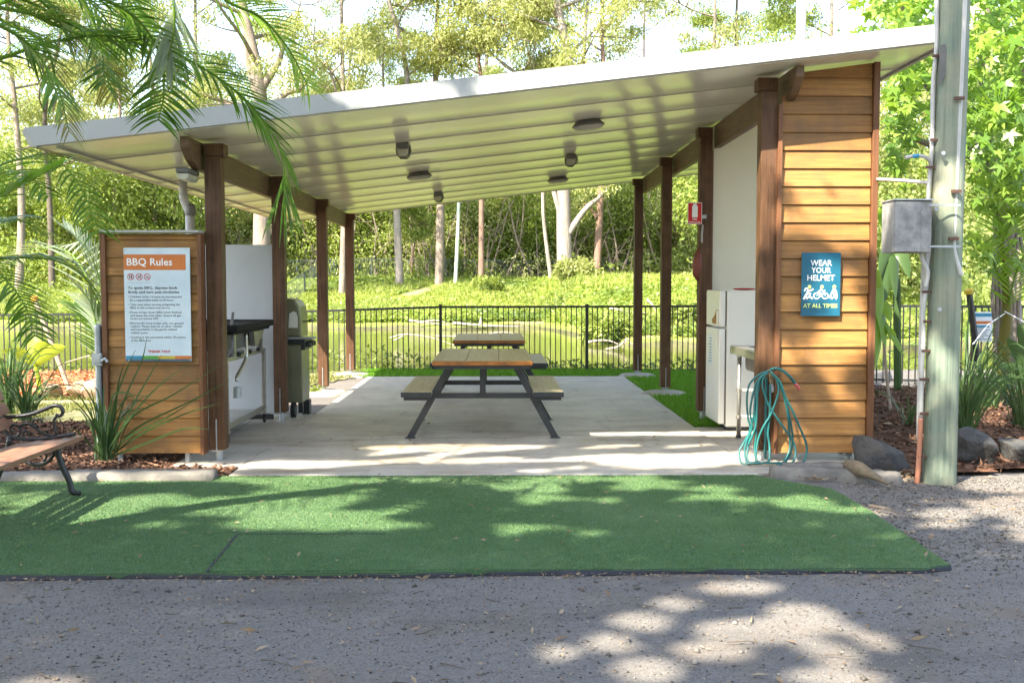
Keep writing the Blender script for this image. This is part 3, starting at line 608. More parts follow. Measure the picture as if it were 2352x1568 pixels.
def disc(mb, x, z, y, r, n=20): mb.add([(x + r * math.cos(2 * math.pi * k / n), y, z + r * math.sin(2 * math.pi * k / n)) for k in range(n)], [tuple(range(n))])
def ring(mb, x, z, y, r, w, n=28):
    vs = [(x + q * math.cos(2 * math.pi * k / n), y, z + q * math.sin(2 * math.pi * k / n)) for q in (r, r - w) for k in range(n)]
    mb.add(vs, [(k, (k + 1) % n, n + (k + 1) % n, n + k) for k in range(n)])
def strip(mb, pts, w, y):
    for i in range(len(pts) - 1):
        p, q = Vector((pts[i][0], 0, pts[i][1])), Vector((pts[i + 1][0], 0, pts[i + 1][1])); d = (q - p).normalized(); nn = Vector((-d.z, 0, d.x)) * (w / 2); p -= d * w * .25; q += d * w * .25
        mb.add([(k.x, y - .00002 * i, k.z) for k in (p - nn, q - nn, q + nn, p + nn)], [(0, 1, 2, 3)])
def rect(mb, x0, x1, z0, z1, y): mb.add([(x0, y, z0), (x1, y, z0), (x1, y, z1), (x0, y, z1)], [(0, 1, 2, 3)])
# barbecue rules sign
SY = 8.118
tlc, brc = at(283, 569, SY), at(440, 830, SY); x0, x1, z1, z0 = tlc.x, brc.x, tlc.z, brc.z; W_, H_ = x1 - x0, z1 - z0
sg = thing('rules_sign', 'white barbecue rules sign with an orange header on the left timber wall', 'sign', (x0, SY, z0))
MB().box(x0, x1, SY, SY + .006, z0, z1).build('board', M['sign_board'], sg, bevel=.001)
U = lambda u: x0 + W_ * (u - 125) / 830; T = lambda v: z1 - H_ * (v - 100) / 1380
yl = SY - .0012
b = MB(); rect(b, U(127), U(903), T(368), T(180), yl); b.build('header', M['s_orange'], sg)
b = MB(); text_on(b, 'BBQ Rules', U(165), T(312), yl - .0012, .082, .0012, width=W_ * 570 / 830); b.build('lettering', M['letter_white'], sg)
b = MB()
text_on(b, 'To ignite BBQ, depress knob', U(172), T(598), yl, .030, .0008, W_ * 620 / 830)
text_on(b, 'firmly and turn anti-clockwise', U(172), T(650), yl, .030, .0008, W_ * 645 / 830)
L_ = [('Children under 12 must be accompanied', 704, 650), ('by a responsible adult at all times', 744, 545), ('Take care when turning on/igniting the', 798, 628), ('BBQ as the surface may be hot', 837, 500),
      ('Please scrape down BBQ when finished', 892, 640), ('and leave the area clean. Ensure all gas', 930, 635), ('knobs are turned OFF', 968, 350), ('Bins are for food scraps only, not general', 1024, 665),
      ('rubbish. Please dispose of other rubbish', 1062, 645), ("and recyclables in the park's central", 1100, 580), ('rubbish point', 1140, 215), ('Smoking is not permitted within 10 metres', 1195, 688), ('of the BBQ area', 1233, 250)]
for s_, v_, w_ in L_: text_on(b, s_, U(196), T(v_), yl, .0235, .0003, W_ * w_ / 830)
for v_ in (694, 788, 882, 1014, 1185): disc(b, U(180), T(v_), yl, .0035, 10)
for u_, w_ in ((170, 85), (290, 62), (390, 60)): text_on(b, {170: 'No unsupervised', 290: 'No running', 390: 'No smoking'}[u_], U(u_), T(524), yl, .008, 0, W_ * w_ / 830)
for u0 in (180, 285, 385):                                        # prohibition pictograms
    cx = {180: 210, 285: 318, 385: 418}[u0]; X_, Z_ = U(cx), T(450)
    if u0 == 180: strip(b, [(X_ - .008, Z_ + .008), (X_ - .008, Z_ - .012)], .007, yl); strip(b, [(X_ + .008, Z_ + .012), (X_ + .008, Z_ - .014)], .009, yl); disc(b, X_ - .008, Z_ + .012, yl, .004, 10); disc(b, X_ + .009, Z_ + .016, yl, .004, 10)
    if u0 == 285: strip(b, [(X_ - .014, Z_ - .012), (X_, Z_), (X_ + .010, Z_ + .008)], .007, yl); strip(b, [(X_ - .010, Z_ + .006), (X_ + .004, Z_ + .004), (X_ + .012, Z_ - .010)], .005, yl); disc(b, X_ + .011, Z_ + .015, yl, .0045, 10)
    if u0 == 385: strip(b, [(X_ - .014, Z_ - .006), (X_ + .013, Z_ - .006)], .006, yl); strip(b, [(X_ + .006, Z_ + .001), (X_ + .011, Z_ + .010)], .0025, yl)
b.build('lettering', M['letter_dark'], sg)
for cx in (210, 318, 418):
    b = MB(); ring(b, U(cx), T(450), yl - .0004, .0275, .0048); strip(b, [(U(cx) - .018, T(450) + .018), (U(cx) + .018, T(450) - .018)], .004, yl - .0006); b.build('prohibition_ring', M['s_red'], sg)
b = MB()
text_on(b, 'THANK YOU!', U(408), T(1370), yl, .026, .0009, W_ * 278 / 830)
b.build('lettering', M['s_red'], sg)['label'] = 'red thank-you line'
for k, (u0, u1, mm) in enumerate(((132, 340, 's_blue'), (340, 540, 's_green'), (540, 750, 's_yellow'), (750, 957, 's_orange'))):
    b = MB(); rect(b, U(u0 - 3), U(u1 - 3), T(1448), T(1410), yl); b.build('colour_band', M[mm], sg)
b = MB(); rect(b, U(127), U(953), T(1479), T(1449), yl); b.build('base_band', M['s_slate'], sg)
b = MB()
for u_, v_ in ((145, 125), (915, 125), (165, 1465), (935, 1460)): b.lathe((U(u_), SY - .004, T(v_)), [(.006, 0), (.005, .004)], 10, (0, 1, 0))
b.build('screw', M['galv'], sg)
# helmet sign
tlc, brc = at(1842, 580, SY), at(1929, 725.5, SY); x0, x1, z1, z0 = tlc.x, brc.x, tlc.z, brc.z; W_, H_ = x1 - x0, z1 - z0
sg = thing('helmet_sign', 'teal helmet safety sign on the tall right timber wall', 'sign', (x0, SY, z0))
MB().box(x0, x1, SY, SY + .006, z0, z1).build('board', M['teal'], sg, bevel=.001)
U = lambda u: x0 + W_ * (u - 200) / 760; T = lambda v: z1 - H_ * (v - 135) / 1265; yl = SY - .0014
b = MB()
for s_, v_, w_, c_ in (('WEAR', 395, 420, 580), ('YOUR', 540, 385, 582), ('HELMET', 690, 535, 580)):
    text_on(b, s_, U(c_), T(v_), yl, H_ * 158 / 1265, .0009, W_ * w_ / 760, 'C')
b.build('lettering', M['letter_white'], sg); b = MB()
S_ = lambda pts, w: strip(b, [(U(u), T(v)) for u, v in pts], w * W_ / 760, yl)
S_([(350, 860), (310, 960), (250, 1055)], 44); S_([(330, 935), (375, 955), (355, 1010)], 32); S_([(340, 850), (285, 850), (262, 895)], 26); S_([(350, 850), (385, 895), (428, 862)], 26)
S_([(300, 1028), (415, 1028)], 16)
for u in (315, 405): disc(b, U(u), T(1052), yl, .006, 12)
b.build('skater_pictogram', M['letter_white'], sg); b = MB()
for u in (500, 665): ring(b, U(u), T(997), yl, W_ * 66 / 760, W_ * 20 / 760)
S_([(590, 865), (530, 925), (590, 960), (575, 1005)], 34); S_([(585, 870), (620, 905), (660, 892)], 22); S_([(500, 997), (560, 930)], 10); S_([(665, 997), (650, 900)], 10); S_([(575, 1005), (625, 945)], 12)
b.build('cyclist_pictogram', M['letter_white'], sg); b = MB()
S_([(842, 850), (800, 930), (752, 1035)], 34); S_([(842, 860), (880, 900), (898, 1040)], 24); S_([(820, 940), (850, 960), (840, 1010)], 30); S_([(752, 1035), (900, 1035)], 14); S_([(860, 900), (870, 990)], 18)
for u in (800, 880): disc(b, U(u), T(1056), yl, .006, 12)
b.build('scooter_pictogram', M['letter_white'], sg)
b = MB(); text_on(b, 'AT ALL TIMES', U(575), T(1232), yl, H_ * 112 / 1265, .0010, W_ * 670 / 760, 'C')
for u, v in ((358, 815), (600, 818), (842, 815)): disc(b, U(u), T(v), yl, W_ * 34 / 760)
b.build('lettering', M['letter_lime'], sg)
# fire extinguisher sign and covered extinguisher on the second right post
tlc, brc = at(1580, 465, 10.70), at(1612, 515, 10.70); x0, x1, z1, z0 = tlc.x, brc.x, tlc.z, brc.z; yl = 10.6985
sg = thing('extinguisher_sign', 'small red fire extinguisher sign sticking out from a post', 'sign', (x0, 10.7, z0))
MB().box(x0, x1 + .002, 10.7, 10.705, z0, z1).build('board', M['s_red'], sg)
MB().box(x1 + .0025, x1 + .05, 10.702, 10.706, z0 + .06, z0 + .10).build('bracket', M['galv'], sg)
b = MB(); w_ = x1 - x0; h_ = z1 - z0
for r_ in ((0, 1, .97, 1), (0, 1, 0, .02), (0, .03, 0, 1), (.97, 1, 0, 1)): rect(b, x0 + w_ * r_[0], x0 + w_ * r_[1], z0 + h_ * r_[2], z0 + h_ * r_[3], yl)
xc = x0 + w_ * .5
b.add([(xc + w_ * .2 * a, yl - .0003, z0 + h_ * c) for a, c in ((-1, .32), (1, .32), (1, .82), (.6, .88), (.55, .94), (-.55, .94), (-.6, .88), (-1, .82))], [tuple(range(8))])
b.build('extinguisher_pictogram', M['letter_white'], sg); b = MB()
text_on(b, 'FIRE', xc, z0 + h_ * .19, yl, .03, .0006, w_ * .32, 'C'); text_on(b, 'EXTINGUISHER', xc, z0 + h_ * .06, yl, .022, .0004, w_ * .82, 'C')
b.build('lettering', M['letter_white'], sg)
ex = thing('fire_extinguisher', 'dull red covered extinguisher hanging on a dark post under its red sign', 'extinguisher', (2.2, 10.8, 1.2))
q = [at(1611, 560, 10.78), at(1606, 585, 10.78), at(1602, 610, 10.78), at(1601, 632, 10.78), at(1603, 645, 10.78)]
MB().tube(q, [.02, .05, .06, .045, .012], 14).build('cover', M['cover'], ex, smooth=True)
h1 = catmull([at(1614, 516, 10.74), at(1612, 540, 10.72), at(1612, 556, 10.74), at(1611, 568, 10.78)], 12)
MB().tube(h1, .011, 8).build('hose', M['pvc'], ex, smooth=True)
# ------------------------------------------------------------------ ceiling lights
def bulkhead(px, py, lab, off=.06):
    p = on_ceil(px, py, off); t = thing('bulkhead_light', lab, 'ceiling light', (p.x, p.y, p.z), 'caged bulkhead lights under the roof')
    zc = ceil_z(p.x)
    MB().box(p.x - .062, p.x + .062, p.y - .02, p.y + .24, zc - .07, zc - .012).build('housing', M['lamp_body'], t, bevel=.015)
    pr = [(-.056, -.072), (.056, -.072), (.05, -.115), (.03, -.14), (-.03, -.14), (-.05, -.115)]
    MB().prism([(p.x + a, p.y, zc + c) for a, c in pr], (0, .21, 0)).build('lens', M['lamp'], t, bevel=.008)
    g = MB()
    for yy in (.03, .10, .17):
        g.tube([(p.x - .066, p.y + yy, zc - .06), (p.x - .056, p.y + yy, zc - .125), (p.x - .03, p.y + yy, zc - .15), (p.x + .03, p.y + yy, zc - .15), (p.x + .056, p.y + yy, zc - .125), (p.x + .066, p.y + yy, zc - .06)], .0045, 6)
    g.tube([(p.x + .07, p.y + .02, zc - .04), (p.x + .078, p.y + .03, zc - .10), (p.x + .06, p.y + .05, zc - .12)], .008, 6)
    g.build('cage', M['lamp_body'], t)
bulkhead(924, 338, 'caged bulkhead light nearest the front fascia, left of the roof centre')
bulkhead(1312, 362, 'caged bulkhead light on the right half of the ceiling')
bulkhead(1006, 448, 'smallest caged bulkhead light near the rear edge of the ceiling')
def oyster(px, py, lab):
    p = on_ceil(px, py, .05); zc = ceil_z(p.x); t = thing('ceiling_light', lab, 'ceiling light', (p.x, p.y, zc), 'round oyster lights under the roof')
    ax = Vector((.1163, 0, -1)).normalized(); c0 = Vector((p.x, p.y, zc - .006))
    MB().lathe(c0, [(.12, 0), (.125, .02), (.155, .045), (.16, .055), (.15, .058)], 28, ax).build('base', M['lamp_body'], t, smooth=False)
    MB().lathe(c0 + ax * .0585, [(.148, 0), (.14, .018), (.10, .032), (.02, .036)], 28, ax).build('diffuser', M['lamp_grey'], t, smooth=True)
oyster(1350, 287, 'round ceiling light at the right of the roof, largest of the round ones')
oyster(962, 404, 'round ceiling light left of the roof centre')
oyster(1281, 413, 'round ceiling light at the rear right near the roof edge')
t = thing('bulkhead_light', 'caged bulkhead light under the left beam end beside the front post', 'ceiling light', (-2.5, 8.1, 2.4), 'caged bulkhead lights under the roof')
bx0, by0, bz0 = -2.50, 8.02, 2.372
MB().box(bx0 - .055, bx0 + .055, by0, by0 + .3, bz0 - .03, bz0 + .014).build('housing', M['lamp_body'], t, bevel=.015)
MB().prism([(bx0 + a, by0 + .01, bz0 + c) for a, c in ((-.05, -.031), (.05, -.031), (.045, -.06), (.026, -.083), (-.026, -.083), (-.045, -.06))], (0, .28, 0)).build('lens', M['lamp'], t, bevel=.008)
# ------------------------------------------------------------------ picnic tables
def picnic_table(label, x, y, grp):
    t = thing('picnic_table', label, 'picnic table', (0, 0, 0), grp)
    L = 1.8; wT = .925; Z = .75
    tp = MB()
    for k in range(3):
        a = -wT / 2 + k * wT / 3; tp.box(a + .002, a + wT / 3 - .002, .022, L - .022, Z - .034, Z)
    tp.build('tabletop', M['top_wood'], t, bevel=.003)
    eb = MB().box(-wT / 2, wT / 2, 0, .021, Z - .040, Z + .001); e = eb.build('front_edge', M['edge_wood'], t, bevel=.004)
    MB().box(-wT / 2, wT / 2, L - .021, L, Z - .040, Z + .001).build('rear_edge', M['edge_wood'], t, bevel=.004)
    MB().box(-wT / 2 + .02, wT / 2 - .02, .03, .07, Z - .075, Z - .041).box(-wT / 2 + .02, wT / 2 - .02, L - .07, L - .03, Z - .075, Z - .041).build('top_rail', M['charcoal'], t, bevel=.003)
    for s in (-1, 1):
        sb = MB(); x0, x1 = sorted((s * .475, s * .755))
        sb.box(x0, x1, .05, L - .05, .425, .455); st = sb.build('seat', M['seat_wood'], t, bevel=.004)
        MB().box(x0 - .002, x1 + .002, .026, .049, .412, .458).box(x0 - .002, x1 + .002, L - .049, L - .026, .412, .458).build('end_cap', M['charcoal'], st, bevel=.003)
        MB().box(min(s * .50, s * .735), max(s * .50, s * .735), .07, .12, .380, .411).box(min(s * .50, s * .735), max(s * .50, s * .735), L - .12, L - .07, .380, .411).build('seat_rail', M['charcoal'], st)
    for yf in (.25, L - .27):
        MB().box(-.74, .74, yf + .028, yf + .066, .375, .424).build('cross_bar', M['charcoal'], t, bevel=.003)
        MB().box(-.028, .028, yf + .0, yf + .027, .40, Z - .076).build('centre_strut', M['charcoal'], t, bevel=.003)
        for s in (-1, 1):
            lg = MB(); p = [(s * .335, Z - .041), (s * .265, Z - .041), (s * .655, .006), (s * .725, .006)]
            lg.prism([(px, yf - .025, pz) for px, pz in p], (0, .052, 0)); l = lg.build('leg', M['charcoal'], t, bevel=.003)
            MB().prism([(s * .64, yf - .03, .0), (s * .74, yf - .03, .0), (s * .738, yf - .03, .007), (s * .642, yf - .03, .007)], (0, .062, 0)).build('foot_plate', M['charcoal'], l)
    t.location = (x, y, 0); return t
picnic_table('nearer picnic table in the middle of the slab, its front edge catching the light', -.13, 9.17, 'picnic tables on the slab')
picnic_table('farther picnic table on the slab, mostly hidden behind the nearer one', -.095, 12.62, 'picnic tables on the slab')
# ------------------------------------------------------------------ iron bench
bn = thing('park_bench', 'black cast iron park bench with brown timber slats on the turf', 'bench', (-3.05, 6.3, 0))
sb = MB()
for k, x in enumerate((-2.90, -3.0, -3.105, -3.205)):
    z = .405 - .010 * k
    sb.box(x - .043, x + .043, 5.66, 6.95, z - .03, z)
sb.build('seat', M['slat'], bn, bevel=.006)
bb = MB()
for k in range(4):
    x, z = -3.36 - .035 * k, .50 + .095 * k
    bb.prism([(x + .008, 5.66, z - .04), (x + .03, 5.66, z - .035), (x, 5.66, z + .045), (x - .022, 5.66, z + .04)], (0, 1.29, 0))
bb.build('backrest', M['slat'], bn, bevel=.005)
def spiral(cx, cz, r0, r1, a0, a1, y, n=22):
    return [(cx + (r0 + (r1 - r0) * i / n) * math.cos(a0 + (a1 - a0) * i / n), y, cz + (r0 + (r1 - r0) * i / n) * math.sin(a0 + (a1 - a0) * i / n)) for i in range(n + 1)]
for y in (6.88, 5.73):
    fr = MB(); cr = lambda pts, n=18: catmull([(a, y, c) for a, c in pts], n)
    fr.tube(cr([(-3.46, .62), (-3.42, .555), (-3.33, .545), (-3.2, .56), (-3.1, .595), (-3.03, .622), (-2.985, .612), (-2.972, .575), (-2.995, .548), (-3.02, .56)], 30), [.014] * 24 + [.012] * 7, 8)
    fr.tube(cr([(-3.42, .555), (-3.38, .46), (-3.32, .405), (-3.2, .388), (-3.08, .395), (-2.98, .41), (-2.89, .425)]), .013, 8)
    fr.tube(spiral(-3.31, .455, .012, .05, 4.8, -1.2, y), .009, 6); fr.tube(cr([(-3.27, .475), (-3.22, .50), (-3.17, .47), (-3.10, .425), (-3.03, .41)]), .010, 6)
    fr.tube(spiral(-3.155, .495, .010, .045, 5.5, .2, y), .008, 6); fr.tube(spiral(-3.235, .425, .008, .03, 4.5, -.5, y), .008, 6)
    fr.tube(cr([(-3.01, .55), (-3.035, .52), (-3.03, .47), (-3.02, .42)], 10), .010, 6)
    fr.tube(cr([(-3.46, .62), (-3.47, .75), (-3.50, .86), (-3.53, .88)], 10), .014, 6)
    fr.build('end_frame', M['iron'], bn, smooth=True)
    lg = MB(); lg.tube(cr([(-3.02, .39), (-3.015, .31), (-2.985, .20), (-2.94, .10), (-2.925, .03), (-2.90, .014), (-2.865, .012)]), [.024] * 4 + [.022] * 11 + [.016] * 4, 8)
    lg.tube(cr([(-3.03, .30), (-3.08, .235), (-3.15, .21), (-3.22, .225), (-3.28, .27), (-3.33, .30)]), .014, 6)
    lg.tube(spiral(-3.12, .275, .008, .035, 4, -1.5, y), .009, 6)
    lg.build('leg', M['iron'], bn, smooth=True)
    MB().tube(cr([(-3.34, .40), (-3.37, .28), (-3.42, .15), (-3.47, .03), (-3.50, .012)]), .02, 8).build('leg', M['iron'], bn, smooth=True)
bn.location.x -= .02
# ------------------------------------------------------------------ plate barbecue on a trolley
bq = thing('barbecue', 'stainless plate barbecue trolley behind the left timber wall', 'barbecue', (-2.75, 9.8, 0))
X0, X1, Y0, Y1 = -3.08, -2.44, 9.05, 10.55
for x in (X0, X1 - .04):
    for y in (Y0, Y1 - .04): MB().box(x, x + .04, y, y + .04, .09, .75).build('leg', M['steel'], bq, bevel=.003)
MB().box(X0, X1, Y0, Y1, .752, .79).build('rail', M['steel'], bq, bevel=.004)
MB().box(X0 + .04, X1 - .04, Y0 + .02, Y1 - .02, .115, .14).build('shelf', M['steel'], bq)
MB().box(X1 - .036, X1 - .002, Y0 + .042, Y1 - .042, .15, .19).build('shelf_rail', M['steel'], bq)
for x in (X0 + .02, X1 - .02):
    for y in (Y0 + .02, Y1 - .02):
        w = MB(); w.lathe((x - .012, y + .01, .04), [(.036, 0), (.04, .004), (.04, .02), (.036, .024)], 16, (1, 0, 0)); w.box(x - .018, x + .018, y - .012, y + .012, .05, .09); w.build('caster', M['rubber'], bq)
pl = MB(); a, b_, c_, d_ = X0 - .06, X1 + .09, Y0 - .05, Y1 - .05
pl.prism([(a, c_, 1.045), (b_, c_, 1.045), (b_ - .02, c_, 1.075), (a + .02, c_, 1.075)], (0, d_ - c_, 0)); pl.box(a + .03, b_ - .03, c_ + .02, d_ - .02, 1.0, 1.044)
pl.box(a, b_, c_ - .012, c_ + .0, 1.03, 1.092); pl.box(a, b_, d_, d_ + .012, 1.03, 1.092); pl.box(b_, b_ + .012, c_, d_, 1.03, 1.088)
pl.build('hotplate', M['plate'], bq, bevel=.003)
fn = MB()
for yy in (Y0 + .20, Y1 - .25):
    fn.box(X1 - .02, X1 + .015, yy, yy + .05, .792, .999)
fn.prism([(X1 + .03, Y1 - .62, .99), (X1 + .03, Y1 - .18, .99), (X1 + .03, Y1 - .46, .84), (X1 + .03, Y1 - .58, .84)], (-.05, 0, 0)); fn.build('bracket', M['steel'], bq)
gb = MB().box(X1 - .35, X1 - .06, Y0 + .2, Y1 - .3, .84, .995); gb.build('burner_box', M['lamp_body'], bq)
dr = MB(); dr.tube(catmull([(X1 + .03, Y0 + .55, .99), (X1 + .035, Y0 + .55, .80), (X1 + .03, Y0 + .50, .72), (X1 + .02, Y0 + .25, .60), (X1 + .02, Y0 + .22, .56)], 20), .018, 8); dr.build('drip_arm', M['steel'], bq, smooth=True)
hd = MB(); hd.tube(catmull([(X1 + .03, Y0 + .10, 1.20), (X1 + .03, Y0 + .05, 1.08), (X1 + .035, Y0 + .06, .98), (X1 + .03, Y0 + .03, .88), (X1 + .0, Y0 - .0, .80)], 16), .013, 8).build('scraper', M['lamp_body'], bq, smooth=True)
for yy in (.35, .75, 1.1): MB().lathe((X1 + .001, Y0 + yy, .80), [(.02, 0), (.022, .02), (.016, .035)], 12, (1, 0, 0)).build('knob', M['black'], bq)
can = thing('drip_can', 'small silver drip can hanging under the plate barbecue', 'can', (X1 + .02, Y0 + .22, .5))
cx, cy, cz = X1 + .025, Y0 + .22, .405
MB().lathe((cx, cy, cz), [(.040, 0), (.041, .003), (.040, .098), (.042, .10)], 20).build('body', M['galv'], can)
MB().tube(catmull([(cx - .038, cy, cz + .1), (cx - .02, cy, cz + .15), (cx, cy, cz + .165), (cx + .02, cy, cz + .15), (cx + .038, cy, cz + .1)], 12), .0025, 5).build('wire_handle', M['galv'], can)
# hooded barbecue seen end-on behind the second left post
hb = thing('hooded_barbecue', 'khaki hooded barbecue cart seen end-on behind the second left post', 'barbecue', (-2.3, 11.5, 0))
hx0, hx1, hy0, hy1 = -2.60, -2.13, 10.93, 11.36
MB().box(hx0, hx1, hy0, hy1, .16, .80).build('cabinet', M['bbq_green'], hb, bevel=.012)
hp = [(hx0, .885), (hx1 - .01, .885), (hx1 - .012, 1.10), (hx1 - .03, 1.215), (hx1 - .075, 1.285), (hx1 - .13, 1.305), (hx0 + .05, 1.305), (hx0, 1.25)]
hd = MB().prism([(a, hy0 + .02, c) for a, c in hp], (0, hy1 - hy0 - .04, 0)).build('hood', M['bbq_green'], hb, bevel=.012)
MB().prism([(hx0, hy0 + .0, .90), (hx1 - .028, hy0, .90), (hx1 - .028, hy0, 1.10), (hx1 - .048, hy0, 1.21), (hx1 - .085, hy0, 1.268), (hx1 - .14, hy0, 1.285), (hx0, hy0, 1.285)], (0, .019, 0)).build('end_plate', M['bbq_green'], hd, bevel=.003)
wn = MB().prism([(hx1 - .145, hy0 - .004, .985), (hx1 - .045, hy0 - .004, .985), (hx1 - .045, hy0 - .004, 1.10), (hx1 - .06, hy0 - .004, 1.155), (hx1 - .09, hy0 - .004, 1.165), (hx1 - .135, hy0 - .004, 1.14)], (0, .0035, 0)); wn.build('window', M['fridge'], hd)
MB().tube([(hx1 - .012, hy0 + .12, 1.05), (hx1 + .07, hy0 + .12, 1.055)], .007, 6).tube([(hx1 + .07, hy0 + .1, 1.055), (hx1 + .07, hy1 - .1, 1.055)], .014, 8).build('handle', M['black'], hd)
MB().box(hx0, hx1 + .14, hy0 - .02, hy0 + .10, .862, .884).build('side_shelf', M['galv'], hb, bevel=.003)
MB().box(hx0, hx1 - .02, hy0 - .01, hy1, .802, .861).box(hx1 - .018, hx1 + .03, hy0 + .0, hy1, .74, .86).build('control_panel', M['black'], hb, bevel=.004)
for k in range(3): MB().lathe((hx1 + .031, hy0 + .07 + .14 * k, .80), [(.03, 0), (.032, .03), (.024, .055)], 14, (1, 0, 0)).build('knob', M['black'], hb)
MB().box(hx0 - .01, hx0 + .06, hy0 - .008, hy0 + .05, .05, .86).box(hx1 - .05, hx1, hy0 + .0, hy0 + .05, .05, .159).build('leg', M['black'], hb)
for x in (hx0 + .1, hx1 - .09):
    w = MB().lathe((x - .03, hy0 - .03, .085), [(.06, 0), (.085, .004), (.085, .046), (.06, .05)], 24, (1, 0, 0)).build('wheel', M['rubber'], hb)
    MB().lathe((x + .021, hy0 - .03, .085), [(.05, 0), (.045, .004), (.015, .008)], 16, (1, 0, 0)).build('hub', M['lamp_body'], w)
MB().box(hx1 - .06, hx1 + .02, hy0 + .28, hy0 + .40, .0, .159).build('leg', M['black'], hb)
# ------------------------------------------------------------------ fridge
fg = thing('fridge', 'white two door fridge against the right end wall', 'fridge', (2.5, 10.2, 0))
fx, fy0, fy1, fh = 2.225, 9.90, 10.52, 1.40
MB().box(fx + .075, fx + .66, fy0, fy1, .03, fh - .004).build('cabinet', M['fridge'], fg, bevel=.012)
for nm, a, b_ in (('door', .06, 1.018), ('door', 1.034, fh)):
    d = MB().box(fx, fx + .062, fy0 - .002, fy1 + .002, a, b_).build(nm, M['fridge'], fg, bevel=.014, seg=3)
    MB().box(fx + .0625, fx + .0745, fy0 + .006, fy1 - .006, a + .01, b_ - .01).build('seal', M['door_seal'], d)
    if a < .5: d['label'] = 'tall lower fridge door'
    MB().box(fx - .018, fx - .001, fy0 + .03, fy0 + .06, (.80 if a < .5 else 1.06), (1.0 if a < .5 else 1.2)).build('handle', M['fridge'], d, bevel=.006)
MB().box(fx + .09, fx + .65, fy0 + .01, fy1 - .01, .0, .029).build('plinth', M['black'], fg)
MB().box(fx + .045, fx + .15, fy0 + .01, fy0 + .05, fh, fh + .006).build('hinge_cover', M['fridge'], fg)
st = MB(); p = [(.50, 1.09), (.44, 1.08), (.40, 1.035), (.52, 1.035)]
st.prism([(fx - .0022, fy0 + .03, 1.06), (fx - .0022, fy0 + .30, 1.06), (fx - .0022, fy0 + .34, 1.10), (fx - .0022, fy0 + .22, 1.14), (fx - .0022, fy0 + .12, 1.21), (fx - .0022, fy0 + .06, 1.20)], (.002, 0, 0)); st.build('sticker', M['edge_wood'], fg)
nt_ = MB(); nt_.box(fx - .0022, fx - .0002, fy0 + .30, fy0 + .50, .62, .95); nt_.build('notice', M['sign_white'], fg)
b = MB()
for k in range(9): b.box(fx - .0034, fx - .0024, fy0 + .33, fy0 + .33 + (.10 if k % 3 else .14), .66 + k * .03, .668 + k * .03)
b.build('notice_text', M['letter_dark'], fg)
tr = tag(MB().lathe((fx + .30, fy0 + .22, fh + .0), [(.02, 0), (.10, .004), (.115, .018), (.02, .022)], 20).build('tray', M['s_red'], loc=(fx + .3, fy0 + .22, fh)), 'flat dark red tray lying on top of the fridge', 'tray')
# ------------------------------------------------------------------ sink bench
sk = thing('sink_bench', 'stainless steel sink bench in front of the fridge', 'sink', (2.7, 9.0, 0))
sx0, sx1, sy0, sy1, sz = 2.235, 3.05, 8.46, 9.46, .877
tp = MB(); tp.box(sx0, sx1, sy0, sy0 + .16, sz - .02, sz); tp.box(sx0, sx1, sy1 - .16, sy1, sz - .02, sz); tp.box(sx0, sx0 + .12, sy0 + .16, sy1 - .16, sz - .02, sz); tp.box(sx1 - .15, sx1, sy0 + .16, sy1 - .16, sz - .02, sz)
tp.box(sx0 - .004, sx0 + .02, sy0, sy1, sz - .075, sz - .021); tp.box(sx0 + .02, sx1, sy0 - .003, sy0 + .02, sz - .075, sz - .021); tp.box(sx0 + .02, sx1, sy1 - .02, sy1 + .003, sz - .075, sz - .021)
tp.build('bench_top', M['steel'], sk, bevel=.004)
bs = MB(); bs.box(sx0 + .115, sx1 - .145, sy0 + .155, sy1 - .155, sz - .22, sz - .205)
for q in ((sx0 + .108, sx0 + .119, sy0 + .15, sy1 - .15), (sx1 - .149, sx1 - .138, sy0 + .15, sy1 - .15), (sx0 + .119, sx1 - .149, sy0 + .148, sy0 + .159), (sx0 + .119, sx1 - .149, sy1 - .159, sy1 - .148)): bs.box(*q, sz - .204, sz - .021)
bs.build('basin', M['door_seal'], sk)
for x in (sx0 + .075, sx1 - .06):
    for y in (sy0 + .06, sy1 - .06):
        l = MB().tube([(x, y, .03), (x, y, sz - .076)], .021, 12).build('leg', M['steel'], sk, smooth=True)
        MB().lathe((x, y, 0), [(.026, 0), (.026, .02), (.018, .035)], 12).build('foot', M['black'], l)
        cf = MB()
        for z in (.18, .44, .77): cf.lathe((x, y, z), [(.021, 0), (.027, .004), (.027, .03), (.021, .034)], 12)
        cf.build('clamp', M['steel'], l)
for y_, z_ in ((sy1 - .06, .455), (sy1 - .06, .20), (sy0 + .06, .20)): MB().tube([(sx0 + .075, y_, z_), (sx1 - .06, y_, z_)], .012, 8).build('brace', M['fridge'], sk)
# ------------------------------------------------------------------ tap and hose
TY = 8.16
tp_ = thing('tap', 'old brass garden tap with pipe on the front right post', 'tap', (2.26, 8.2, .8))
a = at(1766, 850, 8.17); tx, tz = a.x, a.z
MB().tube([(tx, 8.165, tz - .03), (tx, 8.10, tz - .03)], .013, 10).lathe((tx, 8.09, tz - .10), [(.013, 0), (.018, .012), (.015, .03), (.019, .05), (.019, .08), (.012, .10)], 12).build('body', M['brass'], tp_)
MB().tube([(tx - .035, 8.085, tz + .008), (tx + .035, 8.085, tz + .008)], .007, 8).tube([(tx, 8.09, tz - .01), (tx, 8.085, tz + .01)], .006, 8).build('handle', M['brass'], tp_)
MB().tube([(tx - .028, 8.14, tz - .06), (tx - .028, 8.14, .02)], .011, 10).build('pipe', M['hose'], tp_)
MB().lathe((tx + .004, 8.09, tz - .175), [(.012, 0), (.018, .006), (.018, .04), (.014, .05), (.012, .074)], 12).build('connector', M['galv'], tp_)
